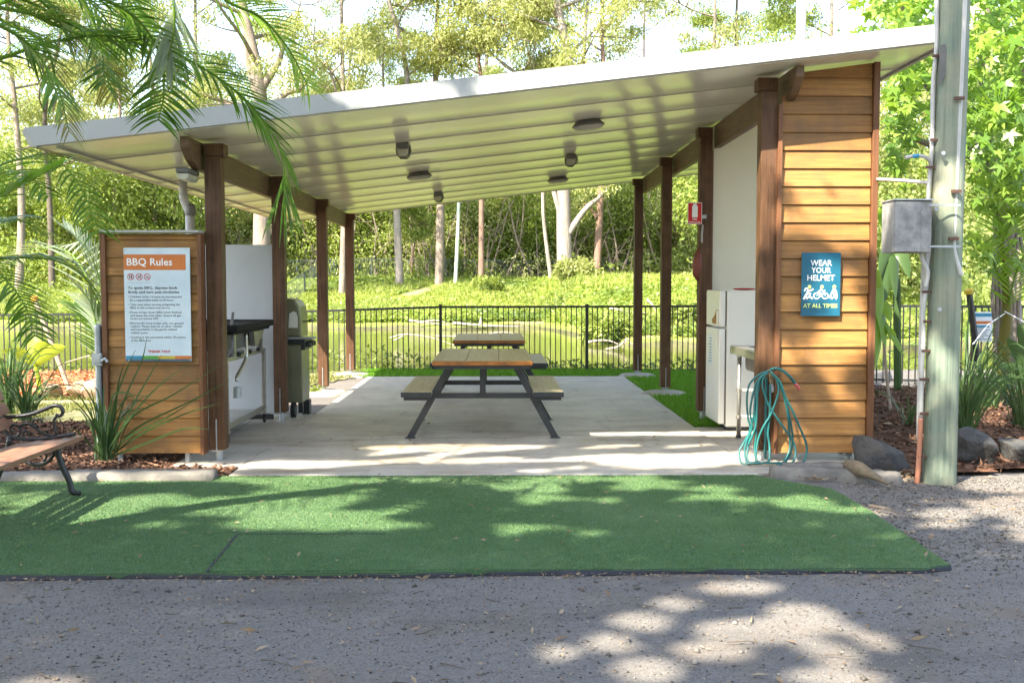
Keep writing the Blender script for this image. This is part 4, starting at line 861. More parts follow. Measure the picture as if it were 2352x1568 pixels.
hs = thing('garden_hose', 'teal garden hose looped over the brass tap', 'hose', (2.26, 8.1, .4))
def hp(px, py, y): return at(2100 * .784 + px * .2100469, 784 + py * .2100469, y)   # measured loops of the hose
LP = [
 [(560, 322), (470, 360), (370, 450), (335, 560), (330, 700), (345, 850), (365, 960), (300, 1100), (248, 1200), (270, 1330), (360, 1430), (455, 1468)],
 [(560, 322), (450, 420), (400, 560), (365, 760), (385, 940), (330, 1080), (305, 1200), (330, 1330), (400, 1420), (465, 1450)],
 [(560, 326), (470, 420), (430, 560), (410, 760), (430, 1000), (415, 1180), (440, 1340), (520, 1420), (620, 1420), (720, 1350), (790, 1200), (800, 1050), (770, 760), (720, 560), (660, 420), (585, 335)],
 [(565, 330), (510, 400), (500, 500), (560, 680), (640, 810), (760, 980), (840, 1100), (862, 1220), (830, 1340), (740, 1420), (640, 1440), (540, 1420), (465, 1370), (430, 1250), (450, 1080), (510, 930), (590, 800), (650, 640), (678, 520), (655, 420), (585, 335)],
 [(585, 330), (690, 440), (750, 600), (820, 740), (900, 920), (965, 1080), (985, 1190), (950, 1310), (870, 1400), (760, 1440), (650, 1430)],
 [(585, 332), (680, 450), (740, 600), (790, 800), (820, 960), (830, 1080), (810, 1220), (740, 1340), (650, 1400), (540, 1410)],
 [(545, 330), (480, 430), (440, 600), (405, 800), (375, 960), (350, 1100), (335, 1250), (360, 1360), (430, 1430)],
 [(580, 470), (585, 640), (575, 840), (560, 1010), (575, 1120), (575, 1280), (545, 1390), (500, 1420)],
 [(535, 340), (455, 450), (440, 700), (430, 900), (400, 1000), (345, 1130)]]
hm = MB()
for k, lp in enumerate(LP):
    m_ = len(lp); pts = []
    for i, (u, v) in enumerate(lp):
        yy = 8.07 - .013 * (k % 5) - .05 * math.sin(math.pi * min(1, v / 1500.0)) - (.12 * max(0, (v - 1150) / 300))
        p = hp(u, v, yy)
        if p.z < .012: p.z = .012 + .004 * (k % 4)
        pts.append(p)
    hm.tube(catmull(pts, 60), .0088, 8)
hm.build('coil', M['hose'], hs, smooth=True)
en = catmull([hp(575, 318, 8.09), hp(640, 292, 8.06), hp(720, 320, 8.05), hp(800, 385, 8.04), hp(865, 470, 8.05)], 24)
MB().tube(en, .0115, 10).build('free_end', M['hose'], hs, smooth=True)
d = (en[-1] - en[-3]).normalized()
MB().lathe(en[-1] - d * .01, [(.013, 0), (.016, .004), (.016, .026), (.012, .03), (.014, .034), (.014, .055), (.009, .068)], 14, d).build('nozzle', M['pink'], hs)
# ------------------------------------------------------------------ power pole and its pipes
def pole_at(py, Y=7.36):            # centre and radius of the pole measured at a height in the picture
    l = np.interp(py, [0, 560, 1112], [2159, 2138, 2121]); r = np.interp(py, [0, 560, 1112], [2226, 2208, 2193])
    a, b_ = at(l, py, Y), at(r, py, Y); return (a + b_) / 2, (b_ - a).length / 2
pp = thing('power_pole', 'thick greenish weathered timber power pole beside the roof corner', 'pole', tuple(gnd(2157, 1112, -.03)))
pb = MB(); pts = []; rs = []
for py in (1128, 1000, 850, 700, 560, 400, 250, 100, 0): c_, r_ = pole_at(py); pts.append(c_); rs.append(r_)
dirp = (pts[-1] - pts[-3]).normalized()
for k in (1.5, 3, 5): pts.append(pts[8] + dirp * k); rs.append(rs[8] * (1 - .02 * k))
fine = catmull(pts, 66); fr_ = np.interp(np.linspace(0, 1, 67), np.linspace(0, 1, len(rs)), rs)
pb.tube(fine, list(fr_), 40); pb.build('shaft', M['pole'], pp, smooth=True)
YP = 7.36
def pipe_pts(l, Y): return catmull([at(u, v, Y) for u, v in l], 40)
c1 = MB().tube(pipe_pts([(2160, -300), (2152, 0), (2151, 110), (2143, 200), (2141, 330), (2133, 440), (2129, 560)], YP - .0), .016, 10).build('conduit', M['pvc'], pp, smooth=True)
MB().tube(pipe_pts([(2131, 560), (2125, 640), (2127, 660), (2120, 720), (2121, 780), (2117, 850), (2115, 960)], YP - .02), .0175, 10).build('conduit', M['pvc'], pp, smooth=True)
MB().tube(pipe_pts([(2115, 960), (2112, 1030), (2109, 1075), (2106, 1112)], YP - .025), .0185, 10).build('conduit', M['orange_pvc'], pp, smooth=True)['label'] = 'faded orange conduit foot'
MB().tube(pipe_pts([(2121, 600), (2115, 760), (2111, 900), (2109, 1010)], YP + .03), .014, 10).build('conduit', M['pvc'], pp, smooth=True)
c2 = [(2222, -300), (2214, 0), (2205, 200), (2196, 400), (2190, 545)]
MB().tube(pipe_pts(c2, 7.27), .0235, 12).build('conduit', M['pvc'], pp, smooth=True)
MB().tube(pipe_pts([(2190, 545), (2191, 575), (2199, 606), (2208, 632)], 7.262), .0185, 12).build('conduit', M['pvc'], pp, smooth=True)
def strap(u0, u1, v, Y, h=.022):
    a, b_ = at(u0, v, Y), at(u1, v, Y); MB().box(a.x, b_.x, Y - .03, Y - .012, a.z - h / 2, a.z + h / 2).build('strap', M['rust'], pp)
for u, v in ((2203, 227), (2196, 440), (2190, 548)): strap(u - 14, u + 9, v, 7.25)
for u, v in ((2122, 660 + 10), (2124, 738), (2121, 805), (2117, 870), (2117, 948), (2112, 1047), (2141, 322), (2131, 385), (2146, 130)): strap(u - 7, u + 13, v, 7.35, .018)
bt = MB()
for u, v in ((2166, 352), (2158, 710), (2150, 480)): p = at(u, v, 7.225); bt.lathe((p.x, p.y - .01, p.z), [(.016, 0), (.014, .012), (.008, .02), (.004, .045)], 10, (0, 1, 0))
bt.build('bolt', M['galv'], pp)
a, b_ = at(2158, 105, 7.30), at(2171, 190, 7.30)
MB().prism([(a.x, 7.285, a.z), (a.x + .035, 7.285, a.z + .005), (b_.x, 7.285, a.z - .04), (b_.x, 7.285, b_.z + .06), (a.x, 7.285, b_.z - .02)], (0, .012, 0)).build('bracket', M['lamp_body'], pp)  # dark plate added in place of the roof end's shadow on the pole
pj = MB(); pj.tube(catmull([at(2079, 362, 7.3), at(2106, 358, 7.3), at(2128, 362, 7.32), at(2138, 376, 7.34), at(2139, 392, 7.36)], 16), .014, 10).tube(catmull([at(2012, 412, 8.15), at(2075, 415, 7.7), at(2137, 420, 7.36)], 12), .014, 10); pj.build('conduit', M['pvc'], pp, smooth=True)
a, b_ = at(2097, 360, 7.285), at(2110, 358, 7.285); MB().tube([a, b_], .0145, 10).build('blue_coupling', M['s_blue'], pp)
mx = thing('meter_box', 'mottled grey metal meter box strapped to the timber pole', 'meter box', tuple(at(2095, 520, 7.3)))
a, b_ = at(2053, 461, 7.22), at(2139, 580, 7.22)
bx = MB().box(a.x, b_.x, 7.22, 7.44, b_.z, a.z).build('case', M['meter'], mx, bevel=.006)
MB().box(a.x + .008, a.x + (b_.x - a.x) * .70, 7.208, 7.219, b_.z + .006, a.z - .006).build('door', M['meter'], mx, bevel=.004)
MB().box(a.x - .008, b_.x + .0, 7.20, 7.45, a.z + .001, a.z + .012).build('lid', M['galv'], mx, bevel=.003)
for v in (471, 566):
    p0, p1 = at(2136, v, 7.20), at(2206, v, 7.20); MB().box(p0.x, p1.x, 7.195, 7.20, p0.z - .007, p0.z + .007).build('strap', M['galv'], mx)
MB().tube(pipe_pts([(2115, 581), (2120, 600), (2131, 625), (2126, 660)], 7.30), .016, 10).tube(pipe_pts([(2134, 581), (2130, 605), (2127, 640)], 7.34), .014, 10).build('pipe', M['pvc'], mx, smooth=True)
# ------------------------------------------------------------------ fences
def fence(name, lab, pts, z0s, h, pitch, post_every, mat_, rb=.007, post_w=.05, top_h=.036, pw=.016):
    f = thing(name, lab, 'fence', tuple(Vector((pts[0][0], pts[0][1], z0s[0]))))
    for i in range(len(pts) - 1):
        p, q = Vector((*pts[i], z0s[i])), Vector((*pts[i + 1], z0s[i + 1])); d = q - p; n = max(1, int(round(d.length / pitch)))
        MB().bar(p + Vector((0, 0, h)), q + Vector((0, 0, h)), .034, top_h).bar(p + Vector((0, 0, .07)), q + Vector((0, 0, .07)), .03, top_h * .85).build('rail', mat_, f)
        mb = MB()
        for k in range(1, n):
            c_ = p + d * (k / n); mb.box(c_.x - pw / 2, c_.x + pw / 2, c_.y - pw / 2, c_.y + pw / 2, c_.z + .02, c_.z + h - top_h * .5)
        mb.build('pickets', mat_, f)
    for i in range(len(pts)):
        x, y = pts[i]; z = z0s[i]
        b = MB().box(x - post_w / 2, x + post_w / 2, y - post_w / 2, y + post_w / 2, z - .25, z + h + .03).box(x - post_w * .62, x + post_w * .62, y - post_w * .62, y + post_w * .62, z + h + .031, z + h + .045)
        b.build('post', mat_, f, bevel=.003)
    return f
xA, xB = at(1012, 760, 17).x, at(1348, 760, 17).x; w_ = xB - xA
fp = [(xA - 3 * w_ - .3, 16.7), (xA - 2 * w_ - .2, 16.8), (xA - w_ - .05, 17.0), (xA, 17.0), (xB, 17.0), (xB + w_ - .05, 16.9), (xB + 2 * w_ - .6, 16.0)]
fz = [-.20, -.19, -.16, -.075, -.07, -.06, .0]
fp2 = [(5.4, 14.5), (7.6, 14.1), (9.9, 13.9)]
fence('pool_fence', 'black tubular fence standing between the slab and the pond', fp, fz, 1.155, .0905, 1, M['black'])
fence('pool_fence', 'black tubular fence on the right behind the mulch bed and power pole', [(fp[-1][0], fp[-1][1])] + fp2, [.0, .0, -.01, -.02], 1.15, .0905, 1, M['black'])
ffx = np.linspace(-26, 34, 25); ffp = [(x, 69.0 + 1.2 * math.sin(x * .12)) for x in ffx]
M['far_fence'] = pm('grey_green_fence', (.055, .075, .075), (.04, .055, .055), 2, rough=.6)
fence('park_fence', 'long grey green fence on the far side of the pond below the trees', ffp, [terrain_z(x, y) for x, y in ffp], 1.35, .14, 1, M['far_fence'], post_w=.07, top_h=.04, pw=.02)
lfp = [(-9.0, 44), (-11.5, 52), (-14.5, 60), (-16.8, 68.6)]
lfp = [(at(640, 700, 49).x, 49), (at(700, 660, 58).x, 58), (at(735, 645, 64).x, 64), (at(760, 640, 68.2).x, 68.2)]
fence('park_fence', 'dark fence running down the far bank on the left toward the pond', lfp, [terrain_z(*p) for p in lfp], 1.3, .42, 1, M['far_fence'], post_w=.07, top_h=.04, pw=.016)
rfp = [(at(1760, 655, 58).x, 58), (at(1890, 668, 54).x, 54), (at(2060, 690, 50).x, 50)]
fence('park_fence', 'thin wire fence crossing the far bank on the right', rfp, [terrain_z(*p) for p in rfp], 1.3, .16, 1, M['far_fence'], post_w=.07, top_h=.04, pw=.02)
# notices on the right fence
for k, (u0, u1, v0, v1, lab) in enumerate(((2239, 2279, 716, 785, 'laminated notice with an orange band tied to the right fence'), (2288, 2332, 716, 788, 'laminated notice with pale blue table tied to the right fence'))):
    a, b_ = at(u0, v0, 13.9), at(u1, v1, 13.9); s = thing('notice', lab, 'notice', tuple(b_)); w = b_.x - a.x; h = a.z - b_.z
    MB().box(a.x, b_.x, 13.9, 13.904, b_.z, a.z).build('sheet', M['sign_white'], s)
    g = MB(); y = 13.8985
    for i in range(7): rect(g, a.x + w * .1, a.x + w * rnd.uniform(.5, .9), b_.z + h * (.08 + .06 * i), b_.z + h * (.10 + .06 * i), y)
    g.build('print', M['letter_dark'], s)
    g = MB(); rect(g, a.x + w * .03, a.x + w * .97, a.z - h * .16, a.z - h * .05, y); rect(g, a.x + w * (.03 if k == 0 else .4), a.x + w * .8, a.z - h * .52, a.z - h * (.45 if k == 0 else .22), y); g.build('band', M['s_blue'], s)
    g = MB(); rect(g, a.x + w * .03, a.x + w * (.97 if k == 0 else .3), a.z - h * .40, a.z - h * .31, y); g.build('orange_band', M['s_orange'], s)
# stakes
def stake(l, Y, r, m, cap, lab, tie=None):
    p, q = at(*l[0], Y), at(*l[1], Y); t = thing('stake', lab, 'stake', tuple(q))
    MB().tube([q - (p - q).normalized() * .1, p], r, 8).build('shaft', m, t)
    d = (p - q).normalized(); MB().lathe(p - d * .02, [(r * 1.35, 0), (r * 1.45, .05), (r * .8, .075)], 12, d).build('cap', M[cap], t)
    if tie: MB().tube(catmull([at(u, v, Y) for u, v in tie], 14), .008, 6).build('tie', M['stake'], t)
    return t
stake(((80, 688), (158, 890)), 14.3, .035, M['stake'], 'cap_orange', 'leaning grey timber stake with orange cap and string at left', [(137, 838), (165, 828), (200, 818), (248, 806)])
stake(((2226, 672), (2256, 905)), 12.6, .042, M['black'], 'cap_yellow', 'leaning black garden stake with a yellow cap beside the power pole')
stake(((2236, 760), (2232, 890)), 12.9, .03, M['bark_dark'], 'rust', 'short upright dark stake behind the leaning black stake')
# ------------------------------------------------------------------ rocks
def rock(poly, Y, depth, m, lab, seed, zb=-.08):
    r = np.random.default_rng(seed); P = [at(u, v, Y) for u, v in poly]
    cx = sum(p.x for p in P) / len(P); cz = sum(p.z for p in P) / len(P); w = max(p.x for p in P) - min(p.x for p in P); h = max(p.z for p in P) - min(p.z for p in P)
    import bmesh
    bm = bmesh.new(); bmesh.ops.create_icosphere(bm, subdivisions=4, radius=1.0)
    pol = np.array([[p.x - cx, p.z - cz] for p in P]); ang = np.arctan2(pol[:, 1], pol[:, 0]); rad = np.hypot(pol[:, 0], pol[:, 1]); o = np.argsort(ang); ang, rad = ang[o], rad[o]
    fac = [(r.normal(size=3), r.uniform(.45, .8)) for _ in range(13)]
    for v in bm.verts:
        c = v.co.copy()
        for nrm, dd in fac:
            nn = Vector(nrm).normalized(); s = c.dot(nn)
            if s > dd: c -= nn * (s - dd) * .85
        a = math.atan2(c.z, c.x); rr = np.interp(a, np.concatenate([[ang[-1] - 2 * math.pi], ang, [ang[0] + 2 * math.pi]]), np.concatenate([[rad[-1]], rad, [rad[0]]]))
        k = 1.10 + .05 * math.sin(7 * c.x + seed) * math.sin(8 * c.z + 2 * seed) + .035 * math.sin(17 * c.x + 3 * c.z) * math.sin(19 * c.y + seed)
        v.co = Vector((cx + c.x * rr * 1.04 * k, Y + depth * .5 + c.y * depth, cz + c.z * rr * 1.04 * k))
    me = bpy.data.meshes.new('rock'); bm.to_mesh(me); bm.free()
    o = link_mesh('rock', me, m); tag(o, lab, 'rock')
    return o
rock([(1988, 1092), (1985, 1035), (2000, 1012), (2040, 1022), (2058, 1018), (2078, 1030), (2096, 1060), (2104, 1092), (2060, 1100), (2020, 1098)], 7.75, .32, M['rock'], 'hollowed grey boulder between the timber wall and the power pole', 3)
rock([(2198, 1082), (2212, 1040), (2235, 1000), (2262, 994), (2282, 1010), (2292, 1050), (2302, 1084), (2250, 1092)], 7.85, .30, M['rock'], 'pointed blue grey boulder right of the power pole', 5)
rock([(2310, 1076), (2318, 1040), (2345, 1015), (2390, 1010), (2420, 1040), (2430, 1080), (2370, 1090)], 7.9, .32, M['rock'], 'grey boulder at the right edge, partly out of frame', 8)
rock([(2318, 1012), (2330, 985), (2350, 972), (2380, 980), (2400, 1015)], 8.9, .25, M['rock'], 'dark boulder in the mulch behind the right edge boulder', 12)
rock([(2180, 1010), (2196, 985), (2215, 978), (2228, 990), (2235, 1012)], 9.2, .2, M['rock'], 'grey rock half hidden by grass behind the power pole', 14)
for k, (u, v, w, h, lab) in enumerate(((105, 905, 32, 18, 'tan sandstone rock below the yellow leafed plant'), (170, 897, 26, 16, 'rounded sandstone rock at the edge of the orange mulch'), (205, 893, 30, 20, 'warm brown sandstone rock near the left timber wall'))):
    rock([(u - w, v + h * .6), (u - w * .8, v - h * .3), (u - w * .1, v - h), (u + w * .7, v - h * .6), (u + w, v + h * .6)], 13.3, .3, M['sandrock'], lab, 20 + k)
tag(MB().box(at(225, 890, 13.2).x, at(262, 890, 13.2).x, 13.2, 13.45, at(225, 905, 13.2).z, at(225, 873, 13.2).z).build('concrete_block', M['footing'], bevel=.02), 'pale concrete block beside the left timber wall on the grass', 'block')
# dry palm sheath on the kerb
s0 = catmull([gnd(1950, 1068, .06), gnd(1975, 1078, .07), gnd(2005, 1092, .05), gnd(2040, 1112, .0)], 14)
db = MB(); db.tube(s0, list(np.interp(np.linspace(0, 1, 15), [0, .3, 1], [.05, .06, .008])), 7); tag(db.build('palm_sheath', M['dead_frond'], smooth=True), 'dry brown palm sheath lying at the end of the right kerb', 'dead leaf')
tag(MB().box(at(0, 880, 15.9).x - 1.5, at(205, 868, 15.9).x, 15.9, 15.95, at(0, 897, 15.9).z - .1, at(0, 886, 15.9).z).build('timber_edging', M['trim']), 'low brown timber edging at the foot of the left fence', 'edging')
# ------------------------------------------------------------------ palms
def frond(parent, m, pts, n=34, ll=.42, wid=.026, droop=.28, ang=30, stem_r=.012, side=(1, 1), seed=0, up=(0, 0, 1), tipfrac=.45, name='frond', twist=0.0):
    n = int(n * 1.05); droop = droop * .5; ll = ll * 1.12; r = random.Random(seed); pts = catmull(pts, n); V, F = [], []; wid *= .64
    for i in range(2, n + 1):
        p = pts[i]; t = (pts[min(i + 1, n)] - pts[i - 1]).normalized(); s = t.cross(Vector(up))
        s = s.normalized() if s.length > .05 else t.cross(Vector((0, 1, 0))).normalized()
        u = i / n; L0 = ll * (1.0 - (1 - tipfrac) * u ** 2) * (.5 + .5 * min(1, u * 5))
        for sg in (-1, 1):
            if not side[(sg + 1) // 2]: continue
            L = L0 * r.uniform(.88, 1.1); a = R(min(78, (ang + r.uniform(-6, 6)) * (1.0 + .35 * u + twist * u * u)))
            d = (s * sg * math.cos(a) + t * math.sin(a) + Vector((0, 0, .18))).normalized()
            q = p.copy(); base = len(V); wv0 = t * .9 + Vector((0, 0, .15 * r.uniform(-1, 1)))
            for k, wf in enumerate((.55, 1.0, .9, .6, .06)):
                w = (wv0 - d * wv0.dot(d)).normalized() * (wid * wf * .5); V += [q - w, q + w]
                q = q + d * (L / 4); d = (d + Vector((0, 0, -droop * .42 * r.uniform(.8, 1.2)))).normalized()
            F += [(base + 2 * k, base + 2 * k + 1, base + 2 * k + 3, base + 2 * k + 2) for k in range(4)]
    f = np_mesh(name, [tuple(v) for v in V], F, m, parent)
    MB().tube(pts, list(np.linspace(stem_r, .003, n + 1)), 6).build('stem', M['leaf_palm_lit'], f, smooth=True)
    return f
def P_(l): return [at(u, v, Y) for u, v, Y in l]
tall = thing('palm', 'tall palm hanging long dark fronds in from the upper left corner', 'palm tree', (-3.45, 5.0, -.03))
cr = at(-120, -90, 5.1)
MB().tube([(-3.45, 5.0, -.1), (-3.4, 5.02, 1.2), (-3.25, 5.06, 2.2), tuple(cr)], [.13, .11, .10, .08], 14).build('trunk', M['palm_trunk'], tall, smooth=True)
fr = lambda l, m='leaf_palm', par=tall, **k: frond(par, M[m], P_(l), **k)
fr([(-100, -60, 5.1), (110, 50, 5.2), (230, 90, 5.3), (350, 104, 5.5), (455, 150, 5.7), (542, 210, 5.85), (597, 268, 5.95), (645, 352, 6.0), (656, 460, 6.0)], n=72, ll=.40, wid=.028, droop=.75, tipfrac=.75, twist=1.2, seed=1)
fr([(430, -140, 5.0), (507, -10, 5.05), (598, 40, 5.15), (662, 112, 5.2), (706, 196, 5.25)], 'leaf_palm_lit', n=38, ll=.38, wid=.021, droop=.5, seed=2)
fr([(-110, 170, 4.7), (20, 128, 4.8), (110, 98, 4.9), (240, 82, 5.1), (320, 100, 5.2)], n=40, ll=.34, wid=.022, droop=.75, seed=3)
fr([(-60, 20, 5.4), (90, 92, 5.4), (130, 190, 5.4), (158, 300, 5.4)], 'leaf_palm_dry', n=32, ll=.36, wid=.022, droop=.6, seed=4)
fr([(-120, 60, 4.6), (80, -20, 4.8), (210, -10, 4.9), (310, 40, 5.0), (368, 128, 5.1), (376, 215, 5.15), (364, 275, 5.2)], n=46, ll=.33, wid=.022, droop=.7, seed=5)
fr([(330, -150, 5.0), (390, -30, 5.0), (400, 60, 5.02), (385, 140, 5.05)], 'leaf_palm_pale', n=24, ll=.32, wid=.026, droop=.8, ang=55, seed=6)
fr([(-120, 40, 4.4), (0, 60, 4.4), (90, 130, 4.5), (140, 240, 4.5)], n=34, ll=.36, wid=.022, droop=.7, seed=7)
fr([(-140, -80, 5.3), (60, -60, 5.5), (200, 0, 5.7), (290, 110, 5.9)], n=36, ll=.42, wid=.022, droop=.7, seed=8)
fr([(-100, 0, 5.0), (60, 30, 5.0), (170, 60, 5.0), (250, 130, 5.0)], 'leaf_palm_lit', n=34, ll=.3, wid=.02, droop=.7, seed=10)
fr([(-60, -120, 5.0), (40, -40, 5.0), (120, 30, 5.05), (175, 120, 5.1)], n=34, ll=.34, wid=.022, droop=.6, seed=21)
fr([(60, -160, 5.2), (140, -60, 5.2), (200, 20, 5.25), (232, 110, 5.3), (240, 190, 5.3)], n=36, ll=.32, wid=.02, droop=.6, seed=22)
fr([(-120, -20, 5.6), (20, -10, 5.7), (130, 40, 5.8), (220, 130, 5.9), (262, 220, 6.0)], 'leaf_palm_dry', n=38, ll=.36, wid=.022, droop=.65, seed=23)
fr([(200, -160, 5.3), (260, -60, 5.3), (300, 10, 5.35), (322, 80, 5.4)], n=30, ll=.32, wid=.02, droop=.6, seed=25)
for k in range(3):                                              # the fronds of the same crown that rise above the picture
    a = R(100 + 62 * k); d = Vector((math.cos(a), math.sin(a), 0))
    frond(tall, M['leaf_palm'], [cr, cr + d * .8 + Vector((0, 0, .9)), cr + d * 1.8 + Vector((0, 0, 1.25)), cr + d * 2.7 + Vector((0, 0, .95))], n=30, ll=.55, wid=.03, droop=.5, seed=30 + k)
low = thing('palm', 'low palm at the left edge with fronds arching over the pond fence', 'palm tree', (-4.9, 8.6, -.03))
lc = at(-90, 560, 8.4)
MB().tube([(lc.x - .1, 8.6, -.1), (lc.x - .05, 8.5, .8), tuple(lc)], [.12, .10, .08], 12).build('trunk', M['palm_trunk'], low, smooth=True)
fl = lambda l, m='leaf_palm', **k: frond(low, M[m], P_(l), **k)
fl([(-90, 560, 8.4), (-20, 400, 8.2), (60, 362, 8.0), (120, 360, 7.8), (185, 430, 7.7), (225, 530, 7.6)], n=36, ll=.44, wid=.032, droop=.8, seed=11)
fl([(-90, 560, 8.4), (-40, 480, 8.0), (40, 432, 7.6), (138, 378, 7.2)], 'leaf_palm_lit', n=30, ll=.30, wid=.04, droop=.1, ang=70, seed=12)
fl([(-90, 560, 8.4), (-20, 592, 8.5), (60, 592, 8.6), (130, 600, 8.7), (195, 640, 8.8), (236, 712, 8.9)], n=38, ll=.46, wid=.038, droop=.8, seed=13)
fl([(-90, 560, 8.4), (-10, 620, 8.2), (50, 690, 8.1), (80, 770, 8.0)], n=28, ll=.4, wid=.034, droop=.6, seed=14)
fl([(-90, 560, 8.4), (-60, 460, 8.0), (0, 400, 7.7), (60, 400, 7.5), (110, 450, 7.4)], n=30, ll=.42, wid=.03, droop=.7, seed=15)
fl([(-90, 560, 8.4), (-30, 520, 8.6), (40, 505, 8.8), (110, 540, 9.0)], n=26, ll=.36, wid=.032, droop=.7, seed=16)
yp = thing('palm', 'young palm with a pale feathery leaf behind the left timber wall', 'palm tree', tuple(at(262, 900, 11.0)))
for k, (l, m, ll) in enumerate(([[(262, 890, 11), (246, 745, 11), (228, 640, 11), (196, 566, 11), (148, 520, 11)], 'leaf_palm_pale', .5], [[(262, 890, 11), (232, 780, 11.1), (206, 720, 11.2), (170, 700, 11.3)], 'leaf_palm', .4],
                                [[(262, 890, 11), (225, 760, 10.9), (205, 690, 10.8), (160, 640, 10.7)], 'leaf_palm_pale', .34], [[(262, 890, 11), (240, 740, 11.3), (170, 590, 11.8), (90, 570, 12.2), (20, 610, 12.4)], 'leaf_palm_pale', .5])):
    frond(yp, M[m], P_(l), n=32, ll=ll, wid=.04, droop=.25, seed=40 + k)
kp = thing('palm', 'tall pale ringed palm trunk rising behind the roof at the right', 'palm tree', (at(1840, 700, 15).x, 15.0, 0))
kx = at(1840, 60, 15.0); MB().tube([(kx.x + .02, 15, -.1), (kx.x, 15, 3), (kx.x, 15, 8.5)], [.10, .075, .07], 16).build('trunk', M['palm_trunk'], kp, smooth=True)
for k in range(8):
    a = R(20 + 45 * k); d = Vector((math.cos(a), math.sin(a), 0)); c0 = Vector((kx.x, 15, 8.4))
    frond(kp, M['leaf_palm'], [c0, c0 + d * .8 + Vector((0, 0, .8)), c0 + d * 1.7 + Vector((0, 0, .7)), c0 + d * 2.4 + Vector((0, 0, -.1))], n=24, ll=.6, wid=.05, droop=.5, seed=60 + k)
# ------------------------------------------------------------------ strap-leaved clumps
def strap_blade(V, F, pts, w, n=9, yaw=0.0):
    c = catmull(pts, n); b = len(V)
    for i, p in enumerate(c):
        t = (c[min(i + 1, n)] - c[max(i - 1, 0)]).normalized(); s = t.cross(Vector((math.sin(yaw), math.cos(yaw), .1))); s = s.normalized() if s.length > .05 else Vector((1, 0, 0))
        ww = w * min(1.0, .5 + 2.5 * i / n) * (1 - (i / n) ** 3 * .96) * .5; V += [p - s * ww, p + s * ww]
    F += [(b + 2 * i, b + 2 * i + 1, b + 2 * i + 3, b + 2 * i + 2) for i in range(n)]
def clump(name, lab, cat, base, n, h, spread, w, m, seed, explicit=(), Yb=None, grp=None):
    t = thing(name, lab, cat, tuple(base), grp); r = random.Random(seed); V, F = [], []; base = Vector(base)
    for k in range(n):
        a = r.uniform(0, 6.28); o = Vector((r.gauss(0, .03), r.gauss(0, .03), 0)); hh = h * r.uniform(.55, 1.1); sp = spread * r.uniform(.2, 1.1); d = Vector((math.cos(a), math.sin(a), 0))
        dr = r.uniform(0, .5)
        strap_blade(V, F, [base + o, base + o + d * sp * .25 + Vector((0, 0, hh * .5)), base + o + d * sp * .65 + Vector((0, 0, hh * (.95 - .2 * dr))), base + o + d * sp * 1.1 + Vector((0, 0, hh * (1.05 - .7 * dr)))], w * r.uniform(.7, 1.2), 9, r.uniform(-1, 1))
    for l in explicit:
        strap_blade(V, F, [base + Vector((r.gauss(0, .02), r.gauss(0, .02), 0))] + [at(u, v, Y) for u, v, Y in l], w * 1.15, 12, r.uniform(-.3, .3))
    np_mesh('leaves', [tuple(v) for v in V], F, m, t); return t
b0 = at(240, 1056, 7.98)
EX = [[(300, 960, 7.95), (400, 905, 7.9), (520, 828, 7.8)], [(310, 985, 7.95), (430, 925, 7.9), (535, 870, 7.8)], [(285, 920, 7.95), (325, 830, 7.9), (338, 770, 7.85)], [(262, 930, 7.95), (290, 850, 7.9), (312, 800, 7.85)],
      [(262, 960, 7.95), (272, 880, 7.9), (288, 824, 7.85)], [(300, 940, 7.9), (345, 860, 7.85), (372, 812, 7.8)], [(250, 960, 7.9), (262, 905, 7.85), (300, 905, 7.8), (310, 928, 7.8)], [(318, 1000, 7.9), (420, 952, 7.8), (505, 925, 7.7)],
      [(220, 980, 7.9), (190, 920, 7.8), (165, 890, 7.7)], [(225, 990, 7.9), (180, 930, 7.8), (140, 905, 7.7)], [(290, 970, 7.9), (360, 890, 7.85), (440, 830, 7.8)], [(300, 1000, 7.9), (380, 960, 7.85), (470, 905, 7.75)], [(205, 1020, 7.85), (170, 985, 7.75), (150, 1000, 7.65)], [(330, 1020, 7.9), (420, 985, 7.8), (480, 985, 7.7)]]
clump('grass_clump', 'big strap leafed grass clump in front of the left timber wall', 'plant', b0, 42, .62, .36, .014, M['leaf_strap'], 1, EX)
clump('grass_clump', 'blue green grass tuft behind the iron bench arm', 'plant', at(60, 965, 9.6) , 60, .5, .45, .014, M['leaf_strap'], 2)
clump('grass_clump', 'grass tuft at the left edge below the yellow leafed plant', 'plant', at(20, 950, 10.6), 60, .75, .5, .016, M['leaf_strap'], 3)
clump('grass_clump', 'tall arching grass clump right behind the power pole base', 'plant', at(2214, 1012, 8.6), 75, .95, .62, .015, M['leaf_strap'], 4, [[(2260, 900, 8.5), (2300, 830, 8.4), (2340, 800, 8.3)], [(2235, 880, 8.6), (2270, 780, 8.6), (2310, 700, 8.6)], [(2215, 880, 8.6), (2222, 760, 8.6), (2228, 680, 8.5)]])
clump('grass_clump', 'arching grass clump at the right edge above the boulders', 'plant', at(2345, 985, 8.9), 70, .7, .7, .015, M['leaf_strap'], 5)
clump('grass_clump', 'small sparse grass tuft in the mulch left of the power pole', 'plant', at(2085, 985, 9.2), 16, .34, .4, .013, M['leaf_strap'], 6)
clump('grass_clump', 'small grass tuft in the mulch beside the right edge grass', 'plant', at(2275, 960, 9.8), 40, .55, .5, .014, M['leaf_strap'], 7)
clump('grass_clump', 'weedy tuft behind the hooded barbecue on worn grass', 'plant', gnd(722, 908, -.03), 40, .14, .12, .016, M['leaf_mid'], 8)
